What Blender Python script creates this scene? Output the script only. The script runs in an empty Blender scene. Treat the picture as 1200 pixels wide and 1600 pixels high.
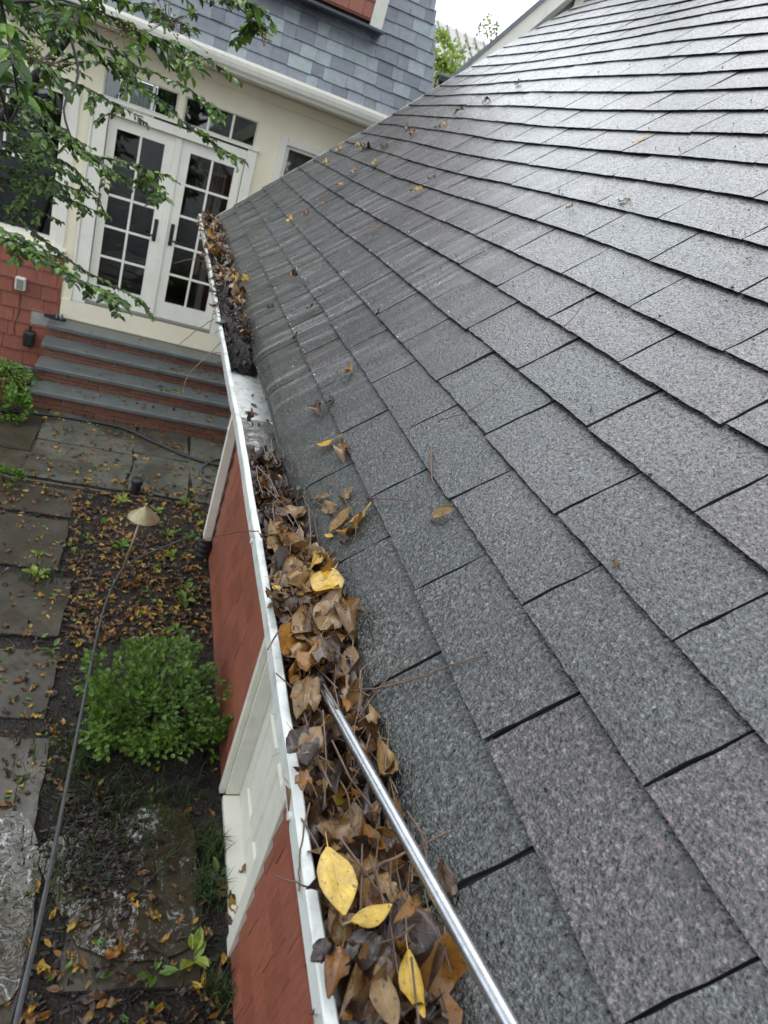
import bpy, math, random
from mathutils import Vector, Matrix, noise

random.seed(7)
R = math.radians
C = bpy.context.scene.collection
sc = bpy.context.scene

# ------------------------------------------------------------------ camera
CAM = Vector((0.0, 0.0, 3.35))
FPX, PX, PY = 1077.45, 600.0, 800.0          # focal length and centre in photograph pixels (1200 x 1600)
def _ray(px, py): return Vector((px - PX, py - PY, FPX))
_yw = _ray(287, 157).normalized()
_zw = -_ray(-190, 2990).normalized()
_xw = _yw.cross(_zw).normalized()
MW = Matrix((_xw, _yw, _zw))                  # world = MW @ camera (x right, y down, z forward)
cam = bpy.data.cameras.new('camera')
cam.sensor_fit = 'VERTICAL'; cam.sensor_height = 36.0; cam.lens = FPX / 1600 * 36
cam.clip_start = 0.02; cam.clip_end = 600
cam.dof.use_dof = True; cam.dof.focus_distance = 1.25; cam.dof.aperture_fstop = 9.0
co = bpy.data.objects.new('camera', cam); C.objects.link(co)
_c = [Vector((MW[r][i] for r in range(3))) for i in range(3)]
co.matrix_world = Matrix(((_c[0][0], -_c[1][0], -_c[2][0], CAM[0]), (_c[0][1], -_c[1][1], -_c[2][1], CAM[1]),
                          (_c[0][2], -_c[1][2], -_c[2][2], CAM[2]), (0, 0, 0, 1)))
sc.camera = co

# ------------------------------------------------------------------ sky, sun, exposure
SUN_EL, SUN_AZ = R(54), R(20)                # azimuth from +Y towards +X
world = bpy.data.worlds.new('World'); sc.world = world; world.use_nodes = True
nt = world.node_tree; nt.nodes.clear()
w_out = nt.nodes.new('ShaderNodeOutputWorld')
sky = nt.nodes.new('ShaderNodeTexSky'); sky.sky_type = 'NISHITA'; sky.sun_disc = False
sky.sun_elevation = SUN_EL; sky.sun_rotation = SUN_AZ; sky.dust_density = 4.0; sky.air_density = 1.5
hsv = nt.nodes.new('ShaderNodeHueSaturation'); hsv.inputs['Saturation'].default_value = 0.25
nt.links.new(sky.outputs[0], hsv.inputs['Color'])
bg1 = nt.nodes.new('ShaderNodeBackground'); bg1.inputs['Strength'].default_value = 0.05
nt.links.new(hsv.outputs[0], bg1.inputs['Color'])
bg2 = nt.nodes.new('ShaderNodeBackground')    # even cloud cover
bg2.inputs['Color'].default_value = (0.83, 0.91, 1.0, 1); bg2.inputs['Strength'].default_value = 1.25
add = nt.nodes.new('ShaderNodeAddShader')
nt.links.new(bg1.outputs[0], add.inputs[0]); nt.links.new(bg2.outputs[0], add.inputs[1])
nt.links.new(add.outputs[0], w_out.inputs['Surface'])
sl = bpy.data.lights.new('sun', 'SUN'); sl.energy = 0.5; sl.angle = R(90); sl.color = (0.95, 0.97, 1.0)
so = bpy.data.objects.new('sun', sl); C.objects.link(so)
_sd = Vector((math.sin(SUN_AZ) * math.cos(SUN_EL), math.cos(SUN_AZ) * math.cos(SUN_EL), math.sin(SUN_EL)))
so.rotation_euler = _sd.to_track_quat('Z', 'Y').to_euler(); so.location = (0, 0, 12)
sc.view_settings.view_transform = 'Standard'; sc.view_settings.look = 'None'
sc.view_settings.exposure = 0.68; sc.view_settings.gamma = 1.0; sc.view_settings.use_curve_mapping = False
sc.render.engine = 'CYCLES'
sc.cycles.use_denoising = True
sc.cycles.max_bounces = 6; sc.cycles.diffuse_bounces = 3; sc.cycles.glossy_bounces = 3; sc.cycles.transparent_max_bounces = 10; sc.cycles.use_adaptive_sampling = True; sc.cycles.adaptive_threshold = 0.015

# ------------------------------------------------------------------ pixel <-> place helpers (photograph pixels to points on real surfaces)
def wray(px, py): return (MW @ _ray(px, py)).normalized()
def at_y(px, py, Y):
    d = wray(px, py); return CAM + d * (Y / d.y)
def at_z(px, py, Z):
    d = wray(px, py); return CAM + d * ((Z - CAM.z) / d.z)
def at_depth(px, py, D):
    return CAM + MW @ (_ray(px, py) / FPX * D)
def on_plane(px, py, P, n):
    d = wray(px, py); return CAM + d * ((P - CAM).dot(n) / d.dot(n))
MT = MW.transposed()
def project(P):
    c = MT @ (Vector(P) - CAM)
    if c.z <= 0.02: return None
    return (c.x / c.z * FPX + PX, c.y / c.z * FPX + PY, c.z)
def in_frame(P, m=40):
    q = project(P)
    return q is not None and -m < q[0] < 1200 + m and -m < q[1] < 1600 + m

# ------------------------------------------------------------------ node material helpers
class NT:
    def __init__(s, name):
        s.m = bpy.data.materials.new(name); s.m.use_nodes = True
        s.t = s.m.node_tree; s.b = s.t.nodes['Principled BSDF']; s.out = s.t.nodes['Material Output']
    def n(s, kind, **kw):
        x = s.t.nodes.new(kind)
        for k, v in kw.items(): setattr(x, k, v)
        return x
    def link(s, a, b): s.t.links.new(a, b)
    def inp(s, x, k, v):
        if hasattr(v, 'links') or hasattr(v, 'is_linked'): s.link(v, x.inputs[k])
        else: x.inputs[k].default_value = v
    def math(s, op, a, b=0.0, c=0.0):
        x = s.n('ShaderNodeMath', operation=op)
        s.inp(x, 0, a); s.inp(x, 1, b); s.inp(x, 2, c); return x.outputs[0]
    def pos(s): return s.n('ShaderNodeNewGeometry').outputs['Position']
    def mapping(s, v, scale=(1, 1, 1), loc=(0, 0, 0), rot=(0, 0, 0)):
        x = s.n('ShaderNodeMapping'); s.link(v, x.inputs['Vector'])
        x.inputs['Scale'].default_value = scale; x.inputs['Location'].default_value = loc; x.inputs['Rotation'].default_value = rot
        return x.outputs[0]
    def noise(s, v, scale, detail=4.0, rough=0.55, dist=0.0):
        x = s.n('ShaderNodeTexNoise'); s.link(v, x.inputs['Vector'])
        x.inputs['Scale'].default_value = scale; x.inputs['Detail'].default_value = detail
        x.inputs['Roughness'].default_value = rough; x.inputs['Distortion'].default_value = dist
        return x.outputs['Fac']
    def voro(s, v, scale, out='Distance', feature='F1'):
        x = s.n('ShaderNodeTexVoronoi', feature=feature); s.link(v, x.inputs['Vector']); x.inputs['Scale'].default_value = scale
        return x.outputs[out]
    def ramp(s, f, stops, interp='LINEAR'):
        x = s.n('ShaderNodeValToRGB'); s.link(f, x.inputs[0]); cr = x.color_ramp; cr.interpolation = interp
        while len(cr.elements) < len(stops): cr.elements.new(0.5)
        for e, (p, c) in zip(cr.elements, stops):
            e.position = p; e.color = (c[0], c[1], c[2], 1) if not isinstance(c, (int, float)) else (c, c, c, 1)
        return x.outputs[0]
    def mix(s, f, a, b, mode='MIX'):
        x = s.n('ShaderNodeMix', data_type='RGBA', blend_type=mode)
        s.inp(x, 0, f)
        for k, v in ((6, a), (7, b)):
            if isinstance(v, tuple): v = (v[0], v[1], v[2], 1)
            s.inp(x, k, v)
        return x.outputs[2]
    def bump(s, h, strength=0.5, dist=0.01, normal=None):
        x = s.n('ShaderNodeBump'); s.inp(x, 'Height', h); x.inputs['Strength'].default_value = strength
        x.inputs['Distance'].default_value = dist
        if normal is not None: s.link(normal, x.inputs['Normal'])
        return x.outputs[0]
    def rnd(s):
        a = s.n('ShaderNodeObjectInfo').outputs['Random']; b = s.n('ShaderNodeNewGeometry').outputs['Random Per Island']
        return s.math('FRACT', s.math('ADD', s.math('MULTIPLY', a, 7.31), b))
    def set(s, color=None, rough=None, normal=None, spec=None, metal=None):
        if color is not None: s.inp(s.b, 'Base Color', color if not isinstance(color, tuple) else (color[0], color[1], color[2], 1))
        if rough is not None: s.inp(s.b, 'Roughness', rough)
        if normal is not None: s.link(normal, s.b.inputs['Normal'])
        if spec is not None: s.inp(s.b, 'Specular IOR Level', spec)
        if metal is not None: s.inp(s.b, 'Metallic', metal)
        return s.m

def m_plain(name, col, rough=0.5, var=0.12, nscale=12.0, bump=0.0, bscale=60.0, metal=0.0, dirt=0.0, dirtcol=(0.05, 0.045, 0.035), spec=0.5):
    k = NT(name); p = k.pos()
    f = k.noise(p, nscale, 5)
    lo = tuple(c * (1 - var) for c in col); hi = tuple(min(1, c * (1 + var)) for c in col)
    c = k.ramp(f, [(0.3, lo), (0.7, hi)])
    if dirt > 0:
        d = k.noise(p, nscale * 2.7, 6, 0.65)
        c = k.mix(k.math('MULTIPLY', k.ramp(d, [(0.52, 0), (0.75, 1)]), dirt), c, dirtcol)
    r = k.math('ADD', k.math('MULTIPLY', k.noise(p, nscale * 3, 3), 0.25), rough - 0.12)
    nrm = k.bump(k.noise(p, bscale, 4), bump, 0.004) if bump > 0 else None
    return k.set(c, r, nrm, spec, metal)

# ------------------------------------------------------------------ mesh helpers
class MB:
    def __init__(s): s.v = []; s.f = []; s.mi = []; s.uv = []
    def add(s, vs, fs, mi=0, uvs=None):
        o = len(s.v); s.v += [tuple(v) for v in vs]
        for f in fs: s.f.append(tuple(i + o for i in f)); s.mi.append(mi)
        s.uv += list(uvs) if uvs is not None else [(0, 0)] * len(vs)
    def box(s, x0, x1, y0, y1, z0, z1, mi=0, M=None, taper=0.0):
        vs = [(x0, y0, z0), (x1, y0, z0), (x1, y1, z0), (x0, y1, z0), (x0, y0, z1), (x1, y0, z1), (x1, y1, z1), (x0, y1, z1)]
        vs = [Vector(v) for v in vs]
        if M is not None: vs = [M @ v for v in vs]
        s.add(vs, [(0, 3, 2, 1), (4, 5, 6, 7), (0, 1, 5, 4), (1, 2, 6, 5), (2, 3, 7, 6), (3, 0, 4, 7)], mi)
        return s
    def bevbox(s, x0, x1, y0, y1, z0, z1, b=0.004, mi=0, M=None, jit=0.0):
        # box with a chamfered rim on every edge of two levels
        cx, cy, cz = (x0 + x1) / 2, (y0 + y1) / 2, (z0 + z1) / 2
        hx, hy, hz = (x1 - x0) / 2, (y1 - y0) / 2, (z1 - z0) / 2
        vs = []
        for sx in (-1, 1):
            for sy in (-1, 1):
                for sz in (-1, 1):
                    j = Vector((random.uniform(-jit, jit), random.uniform(-jit, jit), random.uniform(-jit, jit)))
                    for ax in range(3):
                        d = [hx - b, hy - b, hz - b]; d[ax] += b
                        vs.append(Vector((cx + sx * d[0], cy + sy * d[1], cz + sz * d[2])) + j)
        if M is not None: vs = [M @ v for v in vs]
        def ix(a, bb, c, ax): return ((a * 2 + bb) * 2 + c) * 3 + ax
        fs = [(ix(0,0,0,0), ix(0,0,1,0), ix(0,1,1,0), ix(0,1,0,0)), (ix(1,0,0,0), ix(1,1,0,0), ix(1,1,1,0), ix(1,0,1,0)),
              (ix(0,0,0,1), ix(1,0,0,1), ix(1,0,1,1), ix(0,0,1,1)), (ix(0,1,0,1), ix(0,1,1,1), ix(1,1,1,1), ix(1,1,0,1)),
              (ix(0,0,0,2), ix(0,1,0,2), ix(1,1,0,2), ix(1,0,0,2)), (ix(0,0,1,2), ix(1,0,1,2), ix(1,1,1,2), ix(0,1,1,2))]
        for a in (0, 1):
            for c in (0, 1):
                fs += [(ix(a,c,0,0), ix(a,c,0,1), ix(a,c,1,1), ix(a,c,1,0)), (ix(a,0,c,0), ix(a,0,c,2), ix(a,1,c,2), ix(a,1,c,0)),
                       (ix(0,a,c,1), ix(0,a,c,2), ix(1,a,c,2), ix(1,a,c,1))]
        for a in (0, 1):
            for bb in (0, 1):
                for c in (0, 1): fs.append((ix(a,bb,c,0), ix(a,bb,c,1), ix(a,bb,c,2)))
        s.add(vs, fs, mi); return s
    def tube(s, pts, r, seg=8, mi=0, cap=True, r1=None):
        pts = [Vector(p) for p in pts]; n = len(pts); rings = []
        up = Vector((0.13, 0.21, 0.97))
        for i, p in enumerate(pts):
            d = (pts[min(i + 1, n - 1)] - pts[max(i - 1, 0)]).normalized()
            a = d.cross(up)
            if a.length < 1e-3: a = d.cross(Vector((1, 0, 0)))
            a.normalize(); b = d.cross(a)
            rr = r if r1 is None else r + (r1 - r) * i / max(1, n - 1)
            rings.append([p + (a * math.cos(2 * math.pi * k / seg) + b * math.sin(2 * math.pi * k / seg)) * rr for k in range(seg)])
        vs = [v for g in rings for v in g]; fs = []
        for i in range(n - 1):
            for k in range(seg):
                k2 = (k + 1) % seg
                fs.append((i * seg + k, i * seg + k2, (i + 1) * seg + k2, (i + 1) * seg + k))
        if cap: fs += [tuple(range(seg - 1, -1, -1)), tuple((n - 1) * seg + k for k in range(seg))]
        s.add(vs, fs, mi); return s
    def lathe(s, prof, seg=24, center=(0, 0, 0), mi=0):
        c = Vector(center); vs = []; fs = []
        for r, z in prof:
            for k in range(seg): vs.append(c + Vector((r * math.cos(2 * math.pi * k / seg), r * math.sin(2 * math.pi * k / seg), z)))
        for i in range(len(prof) - 1):
            for k in range(seg):
                k2 = (k + 1) % seg; fs.append((i * seg + k, i * seg + k2, (i + 1) * seg + k2, (i + 1) * seg + k))
        s.add(vs, fs, mi); return s
    def prism(s, prof, y0, y1, mi=0):
        # closed profile of (x, z) swept along y
        n = len(prof); vs = [(x, y0, z) for x, z in prof] + [(x, y1, z) for x, z in prof]
        fs = [(k, (k + 1) % n, n + (k + 1) % n, n + k) for k in range(n)] + [tuple(range(n - 1, -1, -1)), tuple(range(n, 2 * n))]
        s.add(vs, fs, mi); return s
    def mesh(s, name, mats, smooth=False):
        me = bpy.data.meshes.new(name); me.from_pydata(s.v, [], s.f)
        for m in mats: me.materials.append(m)
        if len(mats) > 1: me.polygons.foreach_set('material_index', s.mi)
        ul = me.uv_layers.new(name='UVMap')
        li = [0] * len(me.loops); me.loops.foreach_get('vertex_index', li)
        flat = []
        for i in li: flat += s.uv[i]
        ul.data.foreach_set('uv', flat)
        if smooth: me.polygons.foreach_set('use_smooth', [True] * len(me.polygons))
        me.update(); return me

def link(name, me, parent=None, M=None):
    o = bpy.data.objects.new(name, me); C.objects.link(o)
    if parent is not None: o.parent = parent
    if M is not None: o.matrix_local = M
    return o
def build(name, mb, mats, parent=None, smooth=False, M=None):
    if not isinstance(mats, (list, tuple)): mats = [mats]
    return link(name, mb.mesh(name, mats, smooth), parent, M)
def tag(o, label=None, cat=None, group=None, kind=None):
    if label: o['label'] = label
    if cat: o['category'] = cat
    if group: o['group'] = group
    if kind: o['kind'] = kind
    return o
def thing(name, label, cat, group=None, loc=(0, 0, 0)):
    o = bpy.data.objects.new(name, None); C.objects.link(o); o.location = loc
    return tag(o, label, cat, group)
def smooth_line(pts, n=6):
    # Catmull-Rom through the points
    P = [Vector(p) for p in pts]; P = [P[0] * 2 - P[1]] + P + [P[-1] * 2 - P[-2]]; out = []
    for i in range(1, len(P) - 2):
        for k in range(n):
            t = k / n; a, b, c, d = P[i - 1:i + 3]
            out.append(0.5 * (2 * b + (c - a) * t + (2 * a - 5 * b + 4 * c - d) * t * t + (3 * b - a - 3 * c + d) * t ** 3))
    out.append(P[-2]); return out

# ------------------------------------------------------------------ materials
def mat_shingle(name, tones, gran=310.0, base=1.0, stain=True, bump=0.66, coat=0.9):
    k = NT(name); p = k.pos(); r = k.rnd()
    tint = k.ramp(r, tones)
    cell = k.voro(p, gran, 'Color'); sep = k.n('ShaderNodeSeparateColor'); k.link(cell, sep.inputs[0])
    g = k.ramp(sep.outputs[0], [(0.0, 0.40), (0.40, 0.8), (0.75, 1.2), (1.0, 1.9)])
    c = k.mix(1.0, tint, g, 'MULTIPLY')
    film = None
    red = k.ramp(sep.outputs[1], [(0.965, 0), (0.975, 1)])
    blot = k.ramp(k.noise(p, 2.2, 3), [(0.45, 0.05), (0.62, 0.5)])
    c = k.mix(k.math('MULTIPLY', red, blot), c, (0.15, 0.04, 0.034))
    c = k.mix(k.ramp(sep.outputs[2], [(0.988, 0), (0.992, 0.45)]), c, (0.17, 0.18, 0.165))
    gm = k.noise(p, 150, 3, 0.65); mid = k.ramp(gm, [(0.34, 0.06), (0.50, 0.8), (0.66, 2.7)]); c = k.mix(1.0, c, mid, 'MULTIPLY')  # granule mix, with bump pits painted dark in place of their shade
    big = k.ramp(k.noise(p, 4, 3), [(0.3, 0.82), (0.7, 1.18)]); c = k.mix(1.0, c, big, 'MULTIPLY')
    rough = k.math('ADD', k.math('MULTIPLY', k.noise(p, 9, 3), 0.2), 0.18)
    if stain:
        # dirt that washed down the lower far part of the roof: long streaks running down the slope
        x = k.n('ShaderNodeSeparateXYZ'); k.link(p, x.inputs[0])
        s_up = k.math('ADD', k.math('MULTIPLY', k.math('SUBTRACT', x.outputs[0], 0.359), 0.71), k.math('MULTIPLY', k.math('SUBTRACT', x.outputs[2], 2.70), 0.70))
        cmb = k.n('ShaderNodeCombineXYZ'); k.link(k.math('MULTIPLY', s_up, 2.2), cmb.inputs[0]); k.link(k.math('MULTIPLY', x.outputs[1], 22.0), cmb.inputs[1])
        st = k.noise(cmb.outputs[0], 1.0, 6, 0.62)
        yv = k.n('ShaderNodeMapRange'); k.link(x.outputs[1], yv.inputs[0]); yv.inputs[1].default_value = 1.25; yv.inputs[2].default_value = 2.3
        sv = k.n('ShaderNodeMapRange'); k.link(k.math('SUBTRACT', s_up, k.math('MULTIPLY', k.math('SUBTRACT', x.outputs[1], 2.0), 0.22)), sv.inputs[0])
        sv.inputs[1].default_value = 1.35; sv.inputs[2].default_value = 0.45
        reg = k.math('MULTIPLY', yv.outputs[0], sv.outputs[0])
        dark = k.math('MULTIPLY', k.ramp(st, [(0.46, 0.0), (0.58, 1.0)]), reg); film = k.math('SUBTRACT', 1.0, k.math('MULTIPLY', k.math('ADD', k.math('MULTIPLY', dark, 0.75), k.math('MULTIPLY', reg, 0.10)), 0.9))
        c = k.mix(dark, c, k.mix(1.0, c, (0.56, 0.49, 0.37), 'MULTIPLY'))
        pale = k.math('MULTIPLY', k.ramp(st, [(0.34, 1), (0.46, 0)]), reg)
        c = k.mix(k.math('MULTIPLY', pale, k.ramp(gm, [(0.40, 0.25), (0.56, 1)])), c, (0.27, 0.27, 0.245))
        eave = k.n('ShaderNodeMapRange'); k.link(k.math('ADD', s_up, k.math('MULTIPLY', k.noise(p, 9, 4), 0.12)), eave.inputs[0]); eave.inputs[1].default_value = 0.20; eave.inputs[2].default_value = 0.08
        c = k.mix(k.math('MULTIPLY', eave.outputs[0], 0.4), c, k.mix(1.0, c, (0.62, 0.72, 0.45), 'MULTIPLY'))
    h = k.math('ADD', k.math('MULTIPLY', k.math('SUBTRACT', 1.0, k.voro(p, gran)), 0.7), k.math('MULTIPLY', gm, 2.6))
    nrm = k.bump(h, bump, 0.0034)
    if coat > 0:                                   # film of rain water
        cw = k.ramp(k.math('ADD', k.math('MULTIPLY', sep.outputs[1], 0.45), k.math('MULTIPLY', k.noise(p, 190, 3, 0.7), 0.7)), [(0.40, 0.04), (0.56, coat)]); k.inp(k.b, 'Coat Weight', k.math('MULTIPLY', cw, film) if film is not None else cw); k.b.inputs['Coat IOR'].default_value = 1.46
        k.inp(k.b, 'Coat Roughness', k.math('ADD', k.math('MULTIPLY', k.noise(p, 6, 3), 0.2), 0.22))
        k.link(k.bump(h, bump * 0.18, 0.0026), k.b.inputs['Coat Normal'])
    return k.set(c, rough, nrm, 0.6)

G1 = [(0.0, (0.030, 0.031, 0.029)), (0.2, (0.040, 0.040, 0.038)), (0.45, (0.026, 0.030, 0.027)), (0.70, (0.036, 0.037, 0.036)), (0.86, (0.050, 0.039, 0.040)), (1.0, (0.033, 0.036, 0.034))]
M_shingle = mat_shingle('asphalt_shingle', G1)
M_asphalt = m_plain('asphalt_edge', (0.022, 0.022, 0.021), 0.6, 0.3, 80)
M_deck = m_plain('roof_felt', (0.02, 0.02, 0.02), 0.8)
G2 = [(0.0, (0.085, 0.095, 0.110)), (0.2, (0.21, 0.225, 0.245)), (0.4, (0.135, 0.147, 0.165)), (0.58, (0.175, 0.187, 0.21)), (0.74, (0.27, 0.305, 0.305)), (0.86, (0.095, 0.103, 0.122)), (1.0, (0.215, 0.228, 0.26))]
def mat_slate():
    k = NT('slate_grey_shingle'); p = k.pos(); c = k.ramp(k.rnd(), G2)
    c = k.mix(1.0, c, k.ramp(k.noise(p, 14, 5, 0.6), [(0.3, 0.82), (0.7, 1.18)]), 'MULTIPLY')
    c = k.mix(1.0, c, k.ramp(k.noise(p, 160, 2), [(0.3, 0.88), (0.7, 1.12)]), 'MULTIPLY')
    k.b.inputs['Coat Weight'].default_value = 0.5; k.b.inputs['Coat Roughness'].default_value = 0.3
    return k.set(c, 0.5, k.bump(k.noise(p, 120, 3), 0.3, 0.004), 0.5)
M_shingle2 = mat_slate()
M_white = m_plain('white_painted_metal', (0.60, 0.61, 0.57), 0.35, 0.10, 9, dirt=0.8, dirtcol=(0.20, 0.19, 0.15))
M_trough = m_plain('gutter_inside', (0.62, 0.62, 0.59), 0.30, 0.10, 14, dirt=0.85, dirtcol=(0.10, 0.08, 0.06))
M_cream = m_plain('cream_paint', (0.85, 0.77, 0.58), 0.5, 0.05, 3, bump=0.04)
M_trim = m_plain('white_paint', (0.83, 0.79, 0.69), 0.42, 0.04, 4, dirt=0.2, dirtcol=(0.4, 0.38, 0.32))
M_ivory = m_plain('ivory_paint', (0.68, 0.66, 0.56), 0.42, 0.06, 5, dirt=0.35, dirtcol=(0.33, 0.31, 0.24))
def mat_red():
    k = NT('red_stain'); p = k.pos(); r = k.rnd()
    c = k.ramp(r, [(0, (0.215, 0.068, 0.042)), (0.5, (0.285, 0.092, 0.055)), (1, (0.245, 0.082, 0.055))])
    g = k.noise(k.mapping(p, (60, 60, 5)), 1.0, 5, 0.65); c = k.mix(1.0, c, k.ramp(g, [(0.25, 0.72), (0.75, 1.25)]), 'MULTIPLY')
    c = k.mix(k.ramp(k.noise(p, 7, 5, 0.7), [(0.62, 0), (0.75, 0.35)]), c, (0.36, 0.15, 0.11))
    return k.set(c, 0.42, k.bump(g, 0.25, 0.003), 0.4)
M_red = mat_red()
M_black = m_plain('black_plastic', (0.018, 0.018, 0.019), 0.4, 0.2)
M_metal = m_plain('dull_steel', (0.46, 0.47, 0.49), 0.27, 0.12, 40, metal=1.0, dirt=0.45, dirtcol=(0.13, 0.12, 0.11))
M_brass = m_plain('brass', (0.40, 0.34, 0.20), 0.5, 0.2, 30, metal=0.4, dirt=0.6, dirtcol=(0.12, 0.09, 0.05))
M_hose = m_plain('grey_hose', (0.085, 0.09, 0.095), 0.35, 0.15, 20)
M_blue = m_plain('bluestone', (0.120, 0.128, 0.122), 0.35, 0.18, 5, bump=0.15, dirt=0.4, dirtcol=(0.06, 0.055, 0.045))
def mat_flag(name, a, b):
    k = NT(name); p = k.pos(); r = k.rnd()
    f = k.noise(p, 3.2, 6, 0.6, 0.6); c = k.ramp(f, [(0.3, a), (0.7, b)])
    c = k.mix(1.0, c, k.ramp(r, [(0, 0.8), (1, 1.2)]), 'MULTIPLY')
    c = k.mix(k.ramp(k.noise(p, 26, 6, 0.7), [(0.5, 0), (0.72, 0.8)]), c, (0.028, 0.022, 0.016))
    rough = k.ramp(k.noise(p, 4, 4), [(0.38, 0.22), (0.66, 0.5)])
    c = k.mix(k.ramp(k.noise(p, 2.1, 5, 0.65), [(0.46, 0), (0.60, 0.75)]), c, (0.030, 0.024, 0.016))
    return k.set(c, rough, k.bump(k.noise(p, 24, 5, 0.6), 0.35, 0.006), 0.5)
M_flag = mat_flag('flagstone', (0.042, 0.034, 0.022), (0.085, 0.072, 0.048))
M_patio = mat_flag('patio_stone', (0.080, 0.088, 0.072), (0.130, 0.120, 0.088))
def mat_brick():
    k = NT('brick_clay'); p = k.pos(); r = k.rnd()
    c = k.ramp(r, [(0, (0.15, 0.060, 0.038)), (0.5, (0.22, 0.088, 0.052)), (1, (0.17, 0.075, 0.05))])
    c = k.mix(1.0, c, k.ramp(k.noise(p, 70, 5), [(0.3, 0.7), (0.7, 1.2)]), 'MULTIPLY')
    return k.set(c, 0.55, k.bump(k.noise(p, 120, 4), 0.3, 0.003))
M_brick = mat_brick()
M_mortar = m_plain('mortar', (0.33, 0.28, 0.21), 0.8, 0.2, 30, bump=0.3)
def mat_soil():
    k = NT('wet_mulch'); p = k.pos()
    c = k.ramp(k.noise(p, 16, 8, 0.7), [(0.3, (0.008, 0.006, 0.005)), (0.55, (0.022, 0.016, 0.011)), (0.75, (0.045, 0.033, 0.022))])
    rough = k.ramp(k.noise(p, 6, 4), [(0.35, 0.25), (0.6, 0.6)])
    h = k.math('ADD', k.noise(p, 45, 6, 0.75), k.math('MULTIPLY', k.voro(p, 60), 0.6))
    return k.set(c, rough, k.bump(h, 0.9, 0.02), 0.5)
M_soil = mat_soil()
def mat_leaf(name, cols, vein, spot=0.5, rough=0.24, spots=(0.03, 0.018, 0.01), trans=0.15):
    k = NT(name); r = k.rnd(); uv = k.n('ShaderNodeTexCoord').outputs['UV']; p = k.pos()
    n = len(cols); c = k.ramp(r, [(i / (n - 1), x) for i, x in enumerate(cols)])
    x = k.n('ShaderNodeSeparateXYZ'); k.link(uv, x.inputs[0])
    ay = k.math('ABSOLUTE', k.math('SUBTRACT', x.outputs[1], 0.5))
    vv = k.math('FRACT', k.math('SUBTRACT', k.math('MULTIPLY', x.outputs[0], 7.0), k.math('MULTIPLY', ay, 5.0)))
    side = k.ramp(vv, [(0.0, 1), (0.10, 0), (0.92, 0), (1.0, 1)])
    midr = k.ramp(ay, [(0.0, 1), (0.035, 0)])
    vn = k.math('MAXIMUM', k.math('MULTIPLY', side, 0.45), midr)
    c = k.mix(1.0, c, k.ramp(k.noise(p, 45, 5, 0.7), [(0.3, 0.55), (0.7, 1.3)]), 'MULTIPLY')
    c = k.mix(k.math('MULTIPLY', vn, 0.6), c, vein)
    sp = k.ramp(k.noise(p, 130, 3, 0.6), [(0.60, 0), (0.68, 1)])
    c = k.mix(k.math('MULTIPLY', sp, spot), c, spots)
    edge = k.ramp(ay, [(0.36, 0), (0.5, 0.5)]); c = k.mix(k.math('MULTIPLY', edge, spot), c, spots)
    nrm = k.bump(k.math('SUBTRACT', k.noise(p, 90, 3), k.math('MULTIPLY', vn, 0.5)), 0.4, 0.002)
    k.set(c, rough, nrm, 0.5)
    if trans > 0:
        t = k.n('ShaderNodeBsdfTranslucent'); k.link(c, t.inputs[0]); mx = k.n('ShaderNodeMixShader'); mx.inputs[0].default_value = trans
        k.link(k.b.outputs[0], mx.inputs[1]); k.link(t.outputs[0], mx.inputs[2]); k.link(mx.outputs[0], k.out.inputs['Surface'])
    return k.m
ML_yellow = mat_leaf('leaf_yellow', [(0.50, 0.28, 0.022), (0.56, 0.36, 0.045), (0.44, 0.23, 0.025)], (0.58, 0.42, 0.12), 0.7)
ML_tan = mat_leaf('leaf_tan', [(0.20, 0.105, 0.032), (0.29, 0.165, 0.054), (0.15, 0.074, 0.025), (0.25, 0.155, 0.065)], (0.34, 0.23, 0.11), 0.8)
ML_orange = mat_leaf('leaf_orange', [(0.22, 0.088, 0.015), (0.31, 0.135, 0.021), (0.15, 0.057, 0.012)], (0.28, 0.16, 0.06), 0.8)
ML_brown = mat_leaf('leaf_brown', [(0.075, 0.035, 0.017), (0.115, 0.058, 0.028), (0.052, 0.025, 0.014), (0.09, 0.05, 0.03)], (0.14, 0.08, 0.04), 0.6)
ML_dark = mat_leaf('leaf_dark', [(0.030, 0.017, 0.012), (0.050, 0.028, 0.020), (0.022, 0.014, 0.011)], (0.06, 0.04, 0.03), 0.4, 0.28)
LEAFM = [ML_yellow, ML_tan, ML_orange, ML_brown, ML_dark]
CN = {'y': (ML_yellow, 'yellow'), 't': (ML_tan, 'tan'), 'o': (ML_orange, 'rusty'), 'b': (ML_brown, 'brown'), 'd': (ML_dark, 'blackened')}
def mat_green(name, cols, rough=0.3):
    return mat_leaf(name, cols, (0.16, 0.22, 0.06), 0.0, rough, trans=0.3)
MG_tree = mat_green('tree_leaf', [(0.028, 0.058, 0.018), (0.050, 0.105, 0.022), (0.034, 0.072, 0.024), (0.10, 0.19, 0.03)])
MG_bright = mat_green('bright_leaf', [(0.12, 0.23, 0.03), (0.19, 0.32, 0.045), (0.085, 0.18, 0.03)])
MG_shrub = mat_green('shrub_leaf', [(0.06, 0.135, 0.018), (0.10, 0.20, 0.026), (0.16, 0.28, 0.035)], 0.35)
MG_lime = mat_green('lime_leaf', [(0.28, 0.36, 0.04), (0.38, 0.44, 0.06), (0.22, 0.31, 0.045)])
MG_far = mat_green('far_leaf', [(0.10, 0.15, 0.05), (0.15, 0.20, 0.07), (0.12, 0.16, 0.06)], 0.5)
MG_grass = mat_green('grass_blade', [(0.030, 0.055, 0.014), (0.05, 0.09, 0.02), (0.02, 0.04, 0.012)], 0.4)
M_bark = m_plain('bark', (0.022, 0.018, 0.015), 0.55, 0.4, 40, bump=0.5)
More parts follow.
